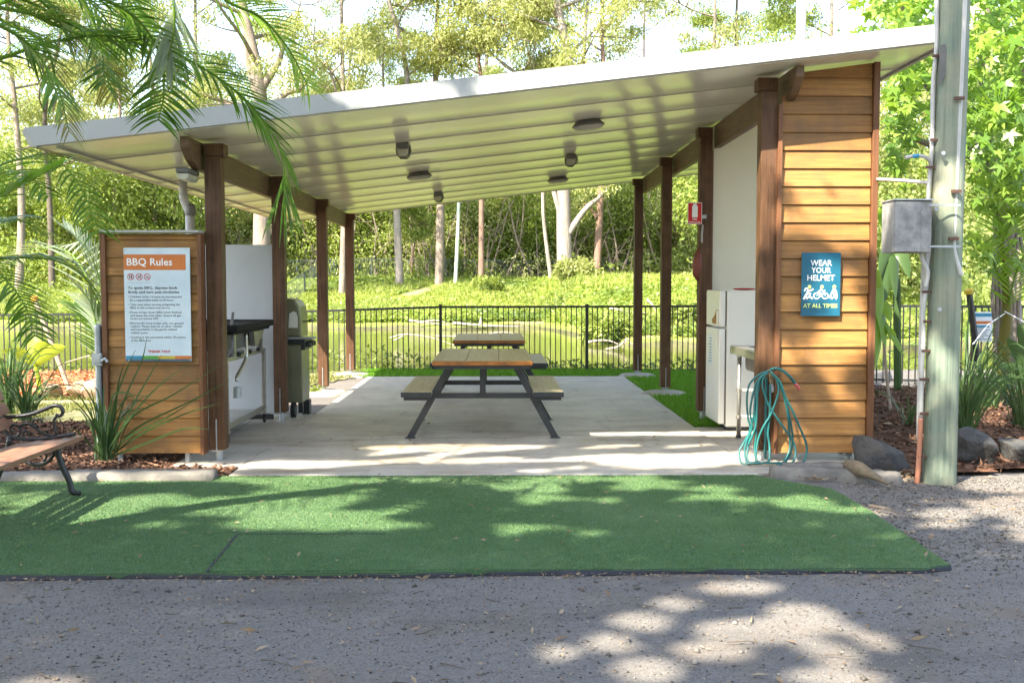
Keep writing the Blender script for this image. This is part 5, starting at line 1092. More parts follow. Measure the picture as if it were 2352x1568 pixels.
# broad yellow-green plant at the left
yb = thing('broad_leaf_plant', 'yellow green plant with five broad leaves near the left fence', 'plant', tuple(at(92, 897, 13.4)))
def broad(parent, m, a, b, w, curl=.06, n=10, yaw=0):
    V, F = [], []; a, b = Vector(a), Vector(b); ax = b - a; L = ax.length; ax.normalize(); s = ax.cross(Vector((math.sin(yaw), math.cos(yaw), 0))).normalized(); nn = s.cross(ax)
    for i in range(n + 1):
        u = i / n; p = a + ax * L * u + Vector((0, 0, curl * math.sin(math.pi * u))); ww = w * .5 * math.sin(math.pi * min(1, .06 + u * .94)) ** .7 * (1 if i < n else .02)
        V += [p - s * ww + nn * ww * .35, p, p + s * ww + nn * ww * .35]
    for i in range(n): F += [(3 * i, 3 * i + 1, 3 * i + 4, 3 * i + 3), (3 * i + 1, 3 * i + 2, 3 * i + 5, 3 * i + 4)]
    return np_mesh('leaf', [tuple(v) for v in V], F, m, parent)
ybt = at(82, 838, 13.4)
MB().tube([tuple(at(92, 900, 13.4)), tuple(at(88, 868, 13.4)), tuple(ybt)], [.035, .03, .028], 8).build('stem', M['leaf_yellow'], yb)
for tip, w, yw in (((5, 806, 13.2), .17, .2), ((150, 795, 13.1), .16, -.2), ((72, 772, 13.5), .24, .1), ((113, 788, 13.3), .23, -.3), ((40, 830, 13.0), .14, .3)): broad(yb, M['leaf_yellow'], ybt, at(*tip), w, .05, yaw=yw)
# cordyline-like plant right of the wall and the banana leaf at the right edge
cp = thing('broad_leaf_plant', 'slender plant with drooping long leaves just right of the tall timber wall', 'plant', tuple(at(2046, 955, 9.8)))
MB().tube(catmull([at(2048, 960, 9.8), at(2036, 860, 9.8), at(2028, 760, 9.8), at(2022, 690, 9.8)], 12), [.016] * 13, 8).build('stem', M['stake'], cp)
for (u0, v0, u1, v1, w) in ((2022, 640, 2020, 745, .11), (2025, 690, 2012, 830, .10), (2026, 700, 2035, 800, .12), (2026, 740, 2078, 820, .08), (2026, 730, 2052, 780, .08), (2024, 690, 2046, 740, .10), (2022, 680, 2014, 620, .10), (2027, 760, 2010, 850, .08), (2028, 770, 2060, 770, .07)): broad(cp, M['leaf_star'], at(u0, v0, 9.8), at(u1, v1, 9.6), w, .04, yaw=rnd.uniform(-.5, .5))
bp = thing('broad_leaf_plant', 'blue green broad leafed plant cut by the right edge', 'plant', tuple(at(2380, 960, 9.6)))
MB().tube([tuple(at(2380, 990, 9.6)), tuple(at(2375, 850, 9.6))], .02, 8).build('stem', M['leaf_strap'], bp)
for (u1, v1, w) in ((2312, 775, .12), (2292, 838, .10), (2340, 740, .12), (2285, 880, .09), (2400, 740, .12), (2330, 905, .09)): broad(bp, M['leaf_strap'], at(2375, 880, 9.6), at(u1, v1, 9.5), w, .05, yaw=rnd.uniform(-.4, .4))
bw = thing('broad_leaf_plant', 'ragged blue green banana leaves hanging below the meter box', 'plant', tuple(at(2060, 900, 12.5)))
MB().tube([tuple(at(2062, 900, 12.5)), tuple(at(2060, 640, 12.5))], .05, 8).build('stem', M['leaf_strap'], bw)
for (u1, v1, w) in ((2030, 700, .2), (2058, 690, .18), (2090, 640, .16), (2020, 640, .2), (2016, 480, .2), (2080, 520, .22)): broad(bw, M['leaf_strap'] if v1 > 600 else M['leaf_star'], at(2056, 585, 12.5), at(u1, v1, 12.3), w, .15, yaw=rnd.uniform(-.6, .6))
yt = thing('young_palm', 'thin yellow green palm stem in front of the right notices', 'palm tree', tuple(at(2312, 880, 12.0)))
MB().tube(catmull([at(2308, 895, 12), at(2306, 800, 12), at(2313, 720, 12), at(2310, 640, 12), at(2300, 560, 12)], 16), list(np.linspace(.085, .03, 17)), 12).build('trunk', M['leaf_palm_dry'], yt, smooth=True)
for k, l in enumerate(([(2313, 720, 12), (2330, 640, 11.8), (2352, 590, 11.6), (2400, 560, 11.4)], [(2308, 660, 12), (2280, 600, 11.9), (2262, 560, 11.8), (2240, 560, 11.6)], [(2300, 560, 12), (2290, 470, 11.8), (2300, 420, 11.6), (2340, 400, 11.4)], [(2300, 560, 12), (2330, 500, 11.8), (2370, 480, 11.6)], [(2260, 330, 10), (2290, 262, 9.8), (2325, 232, 9.7), (2345, 250, 9.6)])):
    frond(yt, M['leaf_palm_lit'], P_(l), n=24, ll=.42, wid=.035, droop=.35, seed=80 + k)
rt = tag(MB().tube([at(2308, 720, 11.95), at(2270, 745, 11.5), at(2235, 790, 11.0)], .006, 6).tube([at(2308, 715, 11.95), at(2345, 735, 11.6), at(2400, 770, 11.2)], .006, 6).build('guy_rope', M['letter_white']), 'white guy rope tied round the thin yellow green palm stem', 'rope')
# ------------------------------------------------------------------ lobed-leaf tree at the right
lt_ = thing('lobed_leaf_tree', 'bright tree with large five lobed leaves behind the pole and roof corner', 'tree', tuple(at(2318, 900, 13.2)))
tk = MB()
tk.tube(catmull([at(2330, 930, 13.2), at(2318, 760, 13.2), at(2312, 600, 13.0), at(2300, 480, 12.6), at(2262, 380, 12), at(2180, 260, 11.4)], 26), list(np.linspace(.20, .05, 27)), 10)
for k in range(9):
    u = 2284 + 7 * k; tk.tube(catmull([at(u, 500 + 12 * (k % 3), 12.8), at(u + rnd.uniform(-14, 14), 600, 12.7), at(u + rnd.uniform(-10, 14), 700, 12.7), at(u + rnd.uniform(-8, 16), 820, 12.8)], 12), .022, 6)
for l in ([(2300, 480, 12.6), (2340, 360, 12), (2350, 200, 11.5), (2340, 40, 11)], [(2262, 380, 12), (2130, 330, 11.2), (2050, 300, 10.8)], [(2180, 260, 11.4), (2100, 140, 10.8), (2070, 20, 10.5), (2060, -80, 10.4)], [(2300, 470, 12.6), (2255, 200, 11.6), (2270, 40, 11.2), (2280, -120, 11)]):
    tk.tube(catmull(P_(l), 14), list(np.linspace(.06, .015, 15)), 7)
tk.build('trunk', M['bark_white'], lt_, smooth=True)
star = []
for k in range(5):
    a = R(90 + (k - 2) * 62); ln = (1.0, .92, .68)[abs(k - 2)]
    star += [(math.cos(a - R(13)) * .52 * ln, math.sin(a - R(13)) * .52 * ln)] if False else []
out_ = []
for k in range(5):
    a = R(90 - (k - 2) * 60); ln = (1.0, .86, .62)[abs(k - 2)]
    out_ += [(math.cos(a + R(16)) * .55 * ln, math.sin(a + R(16)) * .55 * ln), (math.cos(a) * ln, math.sin(a) * ln), (math.cos(a - R(16)) * .55 * ln, math.sin(a - R(16)) * .55 * ln)]
    if k < 4: out_.append((math.cos(a - R(30)) * .36, math.sin(a - R(30)) * .36))
out_ = [(0, -.04)] + out_
st = np.array(out_); ns = len(st)
def star_leaves(name, C, size, m, parent, seed=3):
    r = np.random.default_rng(seed); n = len(C)
    N = r.normal(size=(n, 3)) * .55 + np.array([-.25, -.75, .55]); N = unit(N); D = r.normal(size=(n, 3)) * .45 + np.array([0, -.2, -1.0]); D = unit(D - N * (D * N).sum(1, keepdims=True)); B = np.cross(D, N)
    S = size * (.45 + 1.0 * r.random(n) ** 1.3); CU = r.uniform(.1, .6, n)[:, None, None]
    V = C[:, None] + S[:, None, None] * (st[None, :, :1] * B[:, None] + st[None, :, 1:] * D[:, None] - CU * (st[None, :, :1] ** 2 + np.maximum(st[None, :, 1:] - .3, 0) ** 2 * 1.2) * N[:, None])
    mid = C[:, None] + S[:, None, None] * (.34 * D[:, None])
    V = np.concatenate([V, mid], 1).reshape(-1, 3)
    k = np.arange(ns); F1 = np.stack([k, (k + 1) % ns, np.full(ns, ns)], 1)
    F = (F1[None] + (np.arange(n) * (ns + 1))[:, None, None]).reshape(-1, 3)
    return np_mesh(name, V, F, m, parent)
C = []
for k in range(3000):
    u, v = rnd.uniform(1990, 2480), rnd.uniform(-160, 470)
    if v > 330 + 90 * math.sin(u * .02) + rnd.uniform(-40, 60) and u < 2240: continue
    if u < 2040 and 40 < v: u += 60
    C.append(at(u, v, rnd.uniform(9.4, 12.4)))
for k in range(90): C.append(at(rnd.uniform(1955, 2160), rnd.uniform(-60, 78), rnd.uniform(9.6, 10.8)))
for k in range(60): C.append(at(rnd.uniform(2225, 2420), rnd.uniform(380, 620), rnd.uniform(10.4, 12)))
star_leaves('crown', np.array([tuple(c) for c in C]), .12, M['leaf_star'], lt_)
# ------------------------------------------------------------------ gum trees across the pond
def path_tube(mb, pts, r0, r1, n=10, sides=7):
    c = catmull(pts, n); mb.tube(c, list(np.linspace(r0, r1, n + 1)), sides, cap=False); return c
def gum(name, lab, cat, base, top, r0, bark, leafmat, seed, crown0=.38, nl=9, spread=5.0, ncl=44, per=230, L=.27, W=.095, clr=1.05, limbs=(), grp=None):
    t = thing(name, lab, cat, tuple(base), grp); r = random.Random(seed); rg = np.random.default_rng(seed); base, top = Vector(base), Vector(top); H = (top - base).length
    mb = MB(); wob = lambda s: Vector((r.gauss(0, s), r.gauss(0, s), 0))
    tr = path_tube(mb, [base - Vector((0, 0, .4)), base.lerp(top, .25) + wob(.12), base.lerp(top, .5) + wob(.3), base.lerp(top, .75) + wob(.5), top], r0, r0 * .22, 18, 9)
    tips = []
    for l in limbs: c = path_tube(mb, [Vector(p) for p in l], r0 * .45, r0 * .12, 10, 7); tips += [c[-1], c[-3], c[-1] + wob(1.5)]
    for k in range(nl):
        u = crown0 + (1 - crown0) * (k + .4 * r.random()) / nl; p = tr[min(17, int(u * 18))]; a = k * 2.4 + r.uniform(-.5, .5); d = Vector((math.cos(a), math.sin(a), 0)); ln = spread * (1.15 - .6 * u) * r.uniform(.6, 1.15); rise = ln * r.uniform(.25, .9)
        c = path_tube(mb, [p, p + d * ln * .35 + Vector((0, 0, rise * .25)), p + d * ln * .7 + Vector((0, 0, rise * .55)) + wob(.3), p + d * ln + Vector((0, 0, rise))], r0 * .34 * (1.1 - u * .6), .03, 8, 6)
        tips.append(c[-1])
        for j in range(3):
            q = c[r.randint(3, 7)]; a2 = a + r.uniform(-1.3, 1.3); d2 = Vector((math.cos(a2), math.sin(a2), r.uniform(-.1, .8))); l2 = ln * r.uniform(.3, .55)
            c2 = path_tube(mb, [q, q + d2 * l2 * .5 + wob(.2), q + d2 * l2], .06, .02, 5, 5); tips += [c2[-1], c2[-2]]
    tips.append(top); mb.build('trunk', M[bark], t, smooth=True)
    r.shuffle(tips); CC = []
    for k in range(ncl):
        p = tips[k % len(tips)]; s = clr * r.uniform(.6, 1.25); m_ = int(per * r.uniform(.5, 1.3))
        g = rg.normal(size=(m_, 3)); g = unit(g) * (rg.random((m_, 1)) ** .45); CC.append(np.array(p) + g * np.array([s * 1.25, s * 1.25, s * .8]) + rg.normal(size=3) * np.array([.7, .7, .4]))
    CC = np.concatenate(CC); A = rg.normal(size=CC.shape); A[:, 2] -= .9
    leaves('crown', CC, L, W, M[leafmat], t, A=unit(A)); return t
def gbase(px, Y): p = at(px, 600, Y); return Vector((p.x, Y, terrain_z(p.x, Y)))
def gtop(px, py, Y): return at(px, py, Y)
def lb(*l): return [tuple(at(u, v, Y)) for u, v, Y in l]
TR = [  # px base, depth, px top, py top, trunk radius, bark, leaves, label, kw
 (784, 58, 792, -250, .21, 'bark_pale', 'leaf_gum', 'grey gum tree whose trunk stands left of the rearmost left post', dict(limbs=[lb((786, 330, 58), (770, 200, 58), (740, 120, 57)), lb((786, 300, 58), (800, 180, 58), (815, 60, 59))])),
 (918, 61, 902, -320, .26, 'bark_white', 'leaf_gum', 'white gum tree with a straight trunk just right of the rearmost left post', dict(crown0=.5)),
 (943, 66, 944, 430, .09, 'bark_pink', 'leaf_mid', 'slim young tree between the straight white gum and the ivy covered trunk', dict(crown0=.55, spread=1.8, ncl=16, nl=5)),
 (1008, 62, 1002, -260, .30, 'bark_pale', 'leaf_gum', 'gum tree with an ivy covered trunk above the farther picnic table', dict()),
 (1045, 60, 1042, -200, .12, 'bark_green', 'leaf_gum', 'thin pale green trunked tree right of the ivy covered trunk', dict(crown0=.62, spread=3)),
 (1105, 60, 1096, -220, .19, 'bark_pink', 'leaf_gum', 'pink barked gum tree left of the leaning white trunk', dict(crown0=.5)),
 (1268, 59, 1190, -60, .13, 'bark_white', 'leaf_gum', 'slender white trunk leaning to the left beside the big forked gum', dict(crown0=.6, spread=3)),
 (1298, 57, 1285, -300, .47, 'bark_white', 'leaf_gum', 'big pale gum tree forking into spreading limbs at the centre right', dict(crown0=.36, spread=6.5, ncl=60, limbs=[lb((1306, 535, 57), (1345, 480, 57), (1378, 452, 57), (1420, 400, 57)), lb((1296, 520, 57), (1278, 460, 57), (1262, 400, 57), (1240, 250, 57)), lb((1296, 420, 57), (1330, 250, 57), (1345, 60, 57), (1360, -120, 57))])),
 (1369, 58, 1392, -150, .24, 'bark_pink', 'leaf_gum', 'brown barked gum tree right of the big forked gum', dict(limbs=[lb((1370, 500, 58), (1350, 470, 58), (1325, 475, 58))])),
 (598, 56, 606, -300, .55, 'bark_pale', 'leaf_gum', 'massive gum tree with heavy limbs behind the left end of the roof', dict(crown0=.42, spread=7, ncl=56, limbs=[lb((600, 300, 56), (650, 220, 56), (690, 205, 56), (720, 160, 55)), lb((602, 260, 56), (570, 140, 56), (560, 20, 56)), lb((604, 200, 56), (645, 130, 56), (650, 60, 56))])),
 (352, 70, 356, -120, .2, 'bark_pale', 'leaf_gum', 'pale gum tree behind the top of the rules sign wall', dict()),
 (262, 66, 268, -160, .17, 'bark_pale', 'leaf_mid', 'pale trunked tree above the young palm behind the fence', dict()),
 (118, 60, 124, -150, .2, 'bark_dark', 'leaf_gum', 'dark trunked tree seen through the low palm fronds', dict()),
 (40, 58, 30, -180, .25, 'bark_pale', 'leaf_gum', 'gum tree at the far left edge behind the palm', dict(ncl=56)),
 (462, 72, 455, -200, .26, 'bark_pale', 'leaf_mid', 'leafy gum tree above the left end of the white fascia', dict(ncl=60)),
 (1640, 66, 1632, -260, .22, 'bark_pale', 'leaf_gum', 'gum tree rising above the right half of the roof', dict(ncl=40)),
 (1710, 74, 1700, -140, .26, 'bark_dark', 'leaf_mid', 'bushy yellow green tree above the roof left of the ringed palm', dict(ncl=80, spread=4.5, crown0=.3)),
 (1480, 84, 1488, -140, .2, 'bark_dark', 'leaf_gum', 'slim dark tree with open sky on both sides above the roof', dict(ncl=26, spread=3.5)),
 (1900, 64, 1905, -200, .24, 'bark_pale', 'leaf_mid', 'dense leafy tree behind the ringed palm trunk', dict(ncl=80, spread=6)),
 (1100, 88, 1110, -120, .3, 'bark_dark', 'leaf_gum', 'dark stemmed gum tree farther back above the middle of the roof', dict(ncl=52, spread=6)),
 (700, 86, 706, -60, .26, 'bark_pale', 'leaf_gum', 'farther gum tree between the massive gum and the grey gum', dict(ncl=50, spread=6)),
 (1230, 92, 1225, 30, .25, 'bark_dark', 'leaf_mid', 'round crowned tree far behind the big forked gum', dict(ncl=70, spread=5, crown0=.3)),
 (900, 90, 880, 40, .25, 'bark_dark', 'leaf_mid', 'green crowned tree far behind the straight white gum', dict(ncl=64, spread=5.5, crown0=.3)),
 (1760, 46, 1765, 120, .15, 'bark_pale', 'leaf_mid', 'small tree on the right bank behind the rear right posts', dict(ncl=40, spread=3.5, crown0=.25)),
 (180, 84, 180, 60, .25, 'bark_dark', 'leaf_mid', 'green crowned tree deep behind the palm fronds at left', dict(ncl=70, spread=6, crown0=.3)),
 (1570, 90, 1570, 130, .22, 'bark_dark', 'leaf_gum', 'low crowned gum tree far back above the right of the roof', dict(ncl=36, spread=5, crown0=.3)),
]
for i, (px, Y, tx_, ty_, r0, bark, lf, lab, kw) in enumerate(TR):
    gum('gum_tree' if 'gum' in lab else 'tree', lab, 'tree', gbase(px, Y), gtop(tx_, ty_, Y), r0, bark, lf, 100 + i, grp='trees on the far side of the pond', **kw)
# the understory behind them: one mass
def mass(name, m, spec, per, L, W, seed):
    rg = np.random.default_rng(seed); CC, AA = [], []
    for (px0, px1, Y0, Y1, zlo, zhi, n, r0, r1) in spec:
        for k in range(n):
            Y = rg.uniform(Y0, Y1); x = at(rg.uniform(px0, px1), 600, Y).x; z = terrain_z(x, Y) + zlo + (zhi - zlo) * rg.random() ** 1.1; s = rg.uniform(r0, r1); q = int(per * (s / 1.8) ** 1.6)
            g = unit(rg.normal(size=(q, 3))) * (.55 + .5 * rg.random((q, 1))); CC.append(np.array([x, Y, z]) + g * s * np.array([1.1, 1.0, .85])); a = g * .6 + rg.normal(size=(q, 3)) * .6; a[:, 2] -= .6; AA.append(a)
    C = np.concatenate(CC); A = np.concatenate(AA); return stuff(leaves(name, C, L, W, m, A=unit(A)))
mass('woodland', M['leaf_dark'], [(150, 1700, 73, 80, .3, 8.0, 84, 1.2, 2.8), (-100, 1900, 78, 90, .5, 9, 90, 1.8, 3.2), (1400, 2100, 66, 74, .3, 8, 30, 1.2, 2.6)], 560, .33, .16, 5)
mass('woodland', M['leaf_mid'], [(300, 1700, 70.4, 75, .2, 5.5, 120, .8, 2.2), (-150, 420, 62, 72, .2, 8, 60, 1.3, 2.6), (1600, 2500, 50, 62, .2, 6, 60, 1.2, 2.4), (-200, 2500, 84, 96, 1, 10, 70, 2, 3.4)], 560, .31, .15, 6)
mass('woodland', M['leaf_gum'], [(-100, 600, 70, 82, 2, 14, 60, 1.4, 3.0), (500, 1750, 70.5, 76, .8, 8.5, 120, .7, 2.0), (1960, 2500, 46, 58, 3, 13, 60, 1.4, 2.6), (600, 1750, 96, 108, 2, 13, 60, 2, 3.6)], 520, .31, .12, 7)
mass('woodland', M['leaf_dark'], [(1990, 2500, 40, 50, 0.2, 6, 55, 1.0, 2.0), (2250, 2600, 26, 34, 0, 9, 34, 1.0, 1.8)], 460, .26, .13, 8)
mass('woodland', M['leaf_lime'], [(-100, 500, 62, 72, .5, 7, 26, .8, 1.8), (300, 1700, 70.2, 73, .3, 8, 100, .5, 1.7), (1700, 2500, 44, 56, 1, 9, 36, .8, 1.8)], 420, .28, .14, 9)
mass('woodland', M['leaf_mid'], [(150, 1750, 65.5, 70.5, .0, .7, 46, .4, 1.1), (820, 1000, 62, 66, 0, .5, 8, .4, .8)], 330, .26, .12, 10)
mass('woodland', M['leaf_gum'], [(150, 1750, 66.5, 70.5, .0, 1.6, 34, .4, 1.2)], 300, .28, .10, 11)
# bare sticks and thin stems through the woodland
sk_ = MB(); rs_ = random.Random(17)
for k in range(210):
    Y = rs_.uniform(69.2, 73); x = at(rs_.uniform(150, 1700), 600, Y).x; z = terrain_z(x, Y); h = rs_.uniform(2.5, 8); l = rs_.uniform(-.35, .35)
    p = [Vector((x, Y, z)), Vector((x + l * h * .4 + rs_.gauss(0, .2), Y, z + h * .4)), Vector((x + l * h + rs_.gauss(0, .4), Y - .3, z + h))]
    sk_.tube(catmull(p, 7), list(np.linspace(rs_.uniform(.04, .12), .02, 8)), 5, cap=False)
    q = p[1]; sk_.tube(catmull([q, q + Vector((rs_.uniform(-1.2, 1.2), -.2, rs_.uniform(.2, 1.2))), q + Vector((rs_.uniform(-2.2, 2.2), -.5, rs_.uniform(.3, 2.2)))], 5), list(np.linspace(.03, .01, 6)), 4, cap=False)
stuff(sk_.build('woodland_stems', M['bark_pale']))
# unseen wood behind the viewer, added to hold back sky light from the front
mbk = []
rgb_ = np.random.default_rng(3)
for k in range(110):
    x, y, z = rgb_.uniform(-30, 30), rgb_.uniform(-17, -10), rgb_.uniform(.3, 8.5); s = rgb_.uniform(1.2, 2.6)
    g = unit(rgb_.normal(size=(260, 3))) * (.5 + .5 * rgb_.random((260, 1))); mbk.append(np.array([x, y, z]) + g * s)
stuff(leaves('woodland', np.concatenate(mbk), .6, .3, M['leaf_mid']))
M['grass_bank'] = leafm('bank_grass_blades', (.22, .28, .04), (.38, .40, .12), None, .4)
# ground cover on the far bank
def cover(name, m, n, x0, x1, d0, d1, L, W, seed, cond=None, zj=.25):
    rg = np.random.default_rng(seed); x = rg.uniform(x0, x1, n); d = d0 + (d1 - d0) * rg.random(n) ** 1.25; y = shore(x) + d
    if cond is not None: k = cond(x, y); x, y = x[k], y[k]
    k = y < 69; x, y = x[k], y[k]
    C = np.stack([x, y, ter(x, y) + rg.uniform(0, 1, len(x)) ** 2 * zj], 1); A = rg.normal(size=C.shape); A[:, 2] = np.abs(A[:, 2]) * .5; N = rg.normal(size=C.shape) * .6 + np.array([-.2, -.5, 1]); return stuff(leaves(name, C, L, W, m, A=unit(A), N=unit(N)))
pathmask = lambda x, y: ~((np.abs(y - 66.5 - .8 * np.sin(x * .3)) < 1.1) & (vnoise(x, y, .3, 4) > -.35)) & ~((np.abs((x + 4.5) - (y - 58) * .35) < .8) & (y > 55))
cover('ground_cover', M['leaf_lime'], 240000, -30, 34, .5, 27, .19, .12, 31, pathmask, .2)
cover('ground_cover', M['leaf_mid'], 30000, -34, 38, .2, 4.5, .2, .1, 32, lambda x, y: vnoise(x, y, .5, 8) > .1, .5)
mass('bank_scrub', M['leaf_mid'], [(-250, 300, 48, 60, .1, .9, 30, .5, 1.0), (1180, 1420, 52, 54, .1, .8, 9, .4, .8)], 300, .24, .12, 33)
def bush(lab, px, Y, r_, h, m, seed):
    b = gbase(px, Y); t = thing('bush', lab, 'bush', tuple(b)); rg = np.random.default_rng(seed); CC = []
    mb = MB()
    for k in range(8):
        a = rg.uniform(0, 6.28); q = Vector((math.cos(a) * r_ * .6, math.sin(a) * r_ * .6, h * rg.uniform(.5, .95))); mb.tube(catmull([b, b + q * .5 + Vector((0, 0, .1)), b + q], 6), .02, 5)
        g = unit(rg.normal(size=(260, 3))) * rg.random((260, 1)) ** .5 * r_ * .5; CC.append(np.array(b + q) + g)
    mb.build('stems', M['bark_dark'], t); leaves('foliage', np.concatenate(CC), .2, .1, M[m], t); return t
rgx = np.random.default_rng(8); gx_ = rgx.uniform(-30, 34, 70000); gy_ = shore(gx_) + 1 + 25 * rgx.random(70000) ** 1.2; kk = (gy_ < 69) & pathmask(gx_, gy_) & (vnoise(gx_, gy_, .45, 12) > -.1)
Ax = rgx.normal(size=(kk.sum(), 3)) * .45; Ax[:, 2] = 1; Nx = rgx.normal(size=Ax.shape); Nx[:, 2] *= .2
stuff(leaves('long_grass', np.stack([gx_[kk], gy_[kk], ter(gx_[kk], gy_[kk])], 1), .42, .035, M['grass_bank'], A=unit(Ax), N=unit(Nx)))
bush('loose green bush on the right bank above the pale mud edge', 1395, 34.5, .9, 1.0, 'leaf_mid', 51)
bush('small bush low on the right bank between the two right posts', 1575, 35, .7, .7, 'leaf_mid', 52)
bush('pale straggly bush at the foot of the big forked gum', 1318, 53, 1.1, .9, 'leaf_gum', 53)
bush('green bush at the foot of the pink barked gum', 1120, 58, .9, .7, 'leaf_mid', 54)
# mud edge, driftwood
def drift(lab, paths, Y, r0=.07, name='driftwood'):
    mb = MB()
    for l in paths: mb.tube(catmull([at(u, v, Y) for u, v in l], 14), list(np.linspace(r0 * .62, r0 * .2, 15)), 7)
    return tag(mb.build(name, M['drift'], smooth=True), lab, 'driftwood')
drift('pale forked branch lying in the pond left of the farther table', [[(896, 776), (925, 768), (960, 770), (1000, 778), (1035, 790), (1075, 806)], [(905, 782), (940, 764)], [(1000, 772), (1060, 772), (1100, 768)]], 33, .05)
drift('curved branch sticking up from the pond behind the farther table', [[(1080, 782), (1120, 768), (1160, 763), (1205, 772)]], 34, .05)
drift('brown snag poking out of the pond right of the farther table', [[(1392, 802), (1422, 795), (1440, 778), (1452, 790), (1478, 796)], [(1440, 778), (1430, 800)]], 30.5, .06)
drift('long log along the far shoreline behind the fence', [[(1040, 742), (1120, 748), (1200, 750)], [(1104, 745), (1104, 728)]], 45.5, .12)
drift('grey log lying on the far shoreline left of centre', [[(940, 736), (990, 742), (1035, 748)], [(960, 742), (1000, 736), (1040, 746)]], 45.5, .10)
drift('bleached dead branches sprawling on the right bank', [[(1400, 708), (1420, 711), (1445, 716)], [(1432, 742), (1442, 728), (1456, 719), (1486, 718)], [(1486, 688), (1500, 702), (1506, 716), (1510, 726)], [(1540, 732), (1560, 729), (1574, 721)], [(1572, 720), (1592, 722), (1612, 728)]], 38, .09)
drift('pale log on the mud edge below the loose green bush', [[(1350, 786), (1375, 782), (1401, 783), (1425, 793)]], 32.8, .08)
# weeds along the near shore behind the fence
rg = np.random.default_rng(77); x = rg.uniform(-9, 8, 5200); y = rg.uniform(17.12, 18.3, 5200); hgt = (.08 + .32 * np.clip(vnoise(x, y, 1.3, 6) + .25 + .45 * (x < -1.2), 0, 1)) * rg.random(5200); k = y < 17.05 + 1.4 * rg.random(5200) + .3
C = np.stack([x, y, ter(x, y) + hgt], 1)[k]; A = rg.normal(size=C.shape); A[:, 2] = np.abs(A[:, 2]); stuff(leaves('shore_weeds', C, .10, .05, M['leaf_lime'], A=unit(A)))
M['leaf_shade'] = leafm('dark_gum_leaves', (.04, .06, .02), (.08, .11, .03), None, .12)
# ------------------------------------------------------------------ unseen trees behind the camera, crowns shaped to lay the dappled shade
def cover_at(gx, gy):                     # how closely the crown closes over a spot of ground (0 open, 1 closed)
    n = vnoise(gx, gy, 2.4, 41) * .40 + vnoise(gx * .7, gy * 1.7, 5.0, 43) * .50 + vnoise(gx, gy * 1.5, 9.0, 47) * .3
    d = np.ones(len(gx))
    rr = sstep(2.2, 3.0, gx) * sstep(4.9, 5.4, gy) * sstep(9.0, 8.6, gy)  # right gravel: half open
    d = np.where(rr > 0, d * (1 - rr) + rr * (.36 - 1.0 * n), d)
    tl = sstep(.3, -.8, gx) * sstep(5.7, 6.1, gy) * sstep(8.0, 7.6, gy)    # left of the turf: mostly sunny
    d = d * (1 - tl) + tl * (.30 - 1.25 * n)
    mid = sstep(-.9, .3, gx) * (1 - rr) * sstep(5.3, 5.9, gy) * sstep(7.8, 7.4, gy)
    d = d * (1 - mid) + mid * (.64 - .12 * sstep(.8, 1.6, gx) - 1.1 * n)
    sl = sstep(7.2, 7.6, gy) * sstep(9.2, 8.9, gy)                        # front strip of the slab
    d = d * (1 - sl) + sl * (.47 - .5 * n - .75 * vnoise(gx * .7 - gy * .5, gy * 1.25, 5.0, 51))
    lp = sstep(-1.0, -1.5, gx) * sstep(8.0, 8.5, gy)                       # the left end wall stands in shade
    d = d * (1 - lp) + lp * np.where(gy > 8.62, .98, np.clip(.72 - .9 * n, 0, 1))
    wr = sstep(2.2, 2.7, gx) * sstep(8.2, 8.6, gy)                         # the tall right wall is dappled
    d = d * (1 - wr) + wr * np.clip(.45 - 1.2 * n, 0, 1)
    fa = sstep(9.4, 9.6, gy)                                               # what reaches the fascia
    fx = gx - 1.9
    fd = np.where(fx < -1.3, .80 - .9 * n, np.where(fx < -.1, .62 - 1.1 * n, .02 + .25 * np.clip(-n - .2, 0, 1)))
    fd = np.where((gx > 3.6) & (gy < 9.75), np.clip(.15 - n, 0, 1), fd)
    d = d * (1 - fa) + fa * fd
    for (u, v, ru, rv) in ((1461, 1415, 62, 20), (1396, 1462, 55, 20), (1731, 1437, 140, 26), (1841, 1399, 70, 20), (1626, 1480, 90, 20), (1896, 1485, 56, 28), (2006, 1460, 36, 20), (1476, 1524, 64, 24), (1691, 1337, 78, 12), (1916, 1546, 110, 26), (1921, 1430, 46, 12), (1276, 1485, 36, 16), (1540, 1374, 46, 12), (100, 1556, 80, 12)):
        p = gnd(u, v); ex = abs(gnd(u + ru, v).x - p.x) * 1.08 + .02; ey = abs(gnd(u, v - rv).y - p.y) * 1.08 + .02
        q = ((gx - p.x) / ex) ** 2 + ((gy - p.y) / ey) ** 2
        d = np.where(q + .5 * n < 1.0, 0.0, d)
    d = np.where(gy > 10.6, .95, d)
    d = np.where((gx > 2.5) & (gx < 3.6) & (gy > 7.5) & (gy < 8.25), .95, d)
    pl = np.abs(gx - .9 * (gy - 7.3) - 3.25)                                # the power pole is dappled
    d = np.where((pl < .2) & (gy > 7.35) & (gy < 9.9), .72 - 1.1 * n, d)
    return sstep(.36, .62, d)
rg = np.random.default_rng(91); N_ = 270000
gx = rg.uniform(-6.0, 6.2, N_); gy = rg.uniform(1.2, 12.3, N_)
keep = (rg.random(N_) < cover_at(gx, gy)) & ((gy < 10.6) | ((gx > -3.6) & (gx < -.6)))
gx, gy = gx[keep], gy[keep]; z = rg.uniform(7.6, 9.6, len(gx)) ; tt = z / SUN.z
C = np.stack([gx + SUN.x * tt, gy + SUN.y * tt, z], 1)
split = C[:, 0] < -5.0
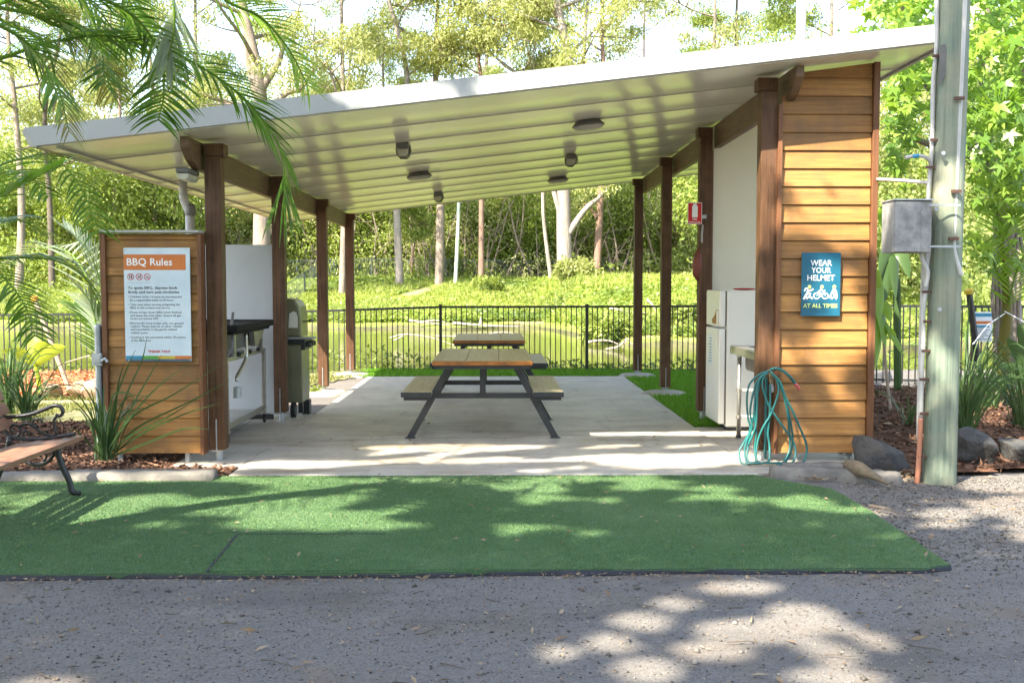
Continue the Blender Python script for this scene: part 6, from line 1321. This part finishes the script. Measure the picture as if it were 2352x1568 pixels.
for k, (msk, lab, bx, by) in enumerate(((split, 'unseen gum tree to the left behind the viewer, crown shaped for its shade', -9.5, -3.5), (~split, 'broad unseen gum tree behind the viewer, crown shaped for its shade', -2.0, -6.5))):
    t = thing('shade_tree', lab, 'tree', (bx, by, -.03)); c = C[msk]; cm = c.mean(0)
    mb = MB(); fork = Vector((bx * .7 + cm[0] * .3, by * .6 + cm[1] * .4, 7.0)); mb.tube(catmull([(bx, by, -.3), (bx + .1, by + .1, 2.5), tuple(fork)], 14), list(np.linspace(.34, .2, 15)), 10)
    r = random.Random(k + 5)
    for j in range(9):
        q = Vector(c[r.randrange(len(c))]); mb.tube(catmull([fork, fork.lerp(q, .45) + Vector((r.gauss(0, .3), r.gauss(0, .3), .3)), q], 10), list(np.linspace(.035, .008, 11)), 7)
    mb.build('trunk', M['bark_pale'], t, smooth=True)
    A = rg.normal(size=c.shape); Nn = rg.normal(size=c.shape) * .5 + np.array(SUN)
    A = unit(A - Nn * (A * Nn).sum(1, keepdims=True) / (Nn * Nn).sum(1, keepdims=True))
    leaves('crown', c - A * .05, .105, .055, M['leaf_shade'], t, A=A, N=unit(Nn))
# ------------------------------------------------------------------ light
sd = bpy.data.lights.new('sun', 'SUN'); so = bpy.data.objects.new('sun', sd); COL.objects.link(so)
sd.energy = 4.2; sd.angle = R(.53); sd.color = (1.0, .90, .74); so.rotation_euler = SUN.to_track_quat('Z', 'Y').to_euler(); so.location = SUN * 40
w = bpy.data.worlds.new('World'); SC.world = w; w.use_nodes = True; nt = w.node_tree
sky = nt.nodes.new('ShaderNodeTexSky'); sky.sky_type = 'NISHITA'; sky.sun_disc = False
sky.sun_elevation = math.asin(SUN.z); sky.sun_rotation = math.atan2(SUN.x, SUN.y); sky.air_density = 1.0; sky.dust_density = 1.6; sky.ozone_density = 1.0
bg = nt.nodes['Background']; hs = nt.nodes.new('ShaderNodeHueSaturation'); hs.inputs['Saturation'].default_value = .82; nt.links.new(sky.outputs[0], hs.inputs['Color']); nt.links.new(hs.outputs[0], bg.inputs[0]); bg.inputs[1].default_value = .14
SC.view_settings.view_transform = 'Standard'; SC.view_settings.look = 'None'; SC.view_settings.gamma = 1; SC.view_settings.exposure = 2.35
SC.cycles.use_denoising = True; SC.cycles.max_bounces = 8; SC.cycles.diffuse_bounces = 4; SC.cycles.transmission_bounces = 4; SC.cycles.sample_clamp_indirect = 6
try: SC.cycles.denoiser = 'OPENIMAGEDENOISE'
except Exception: pass
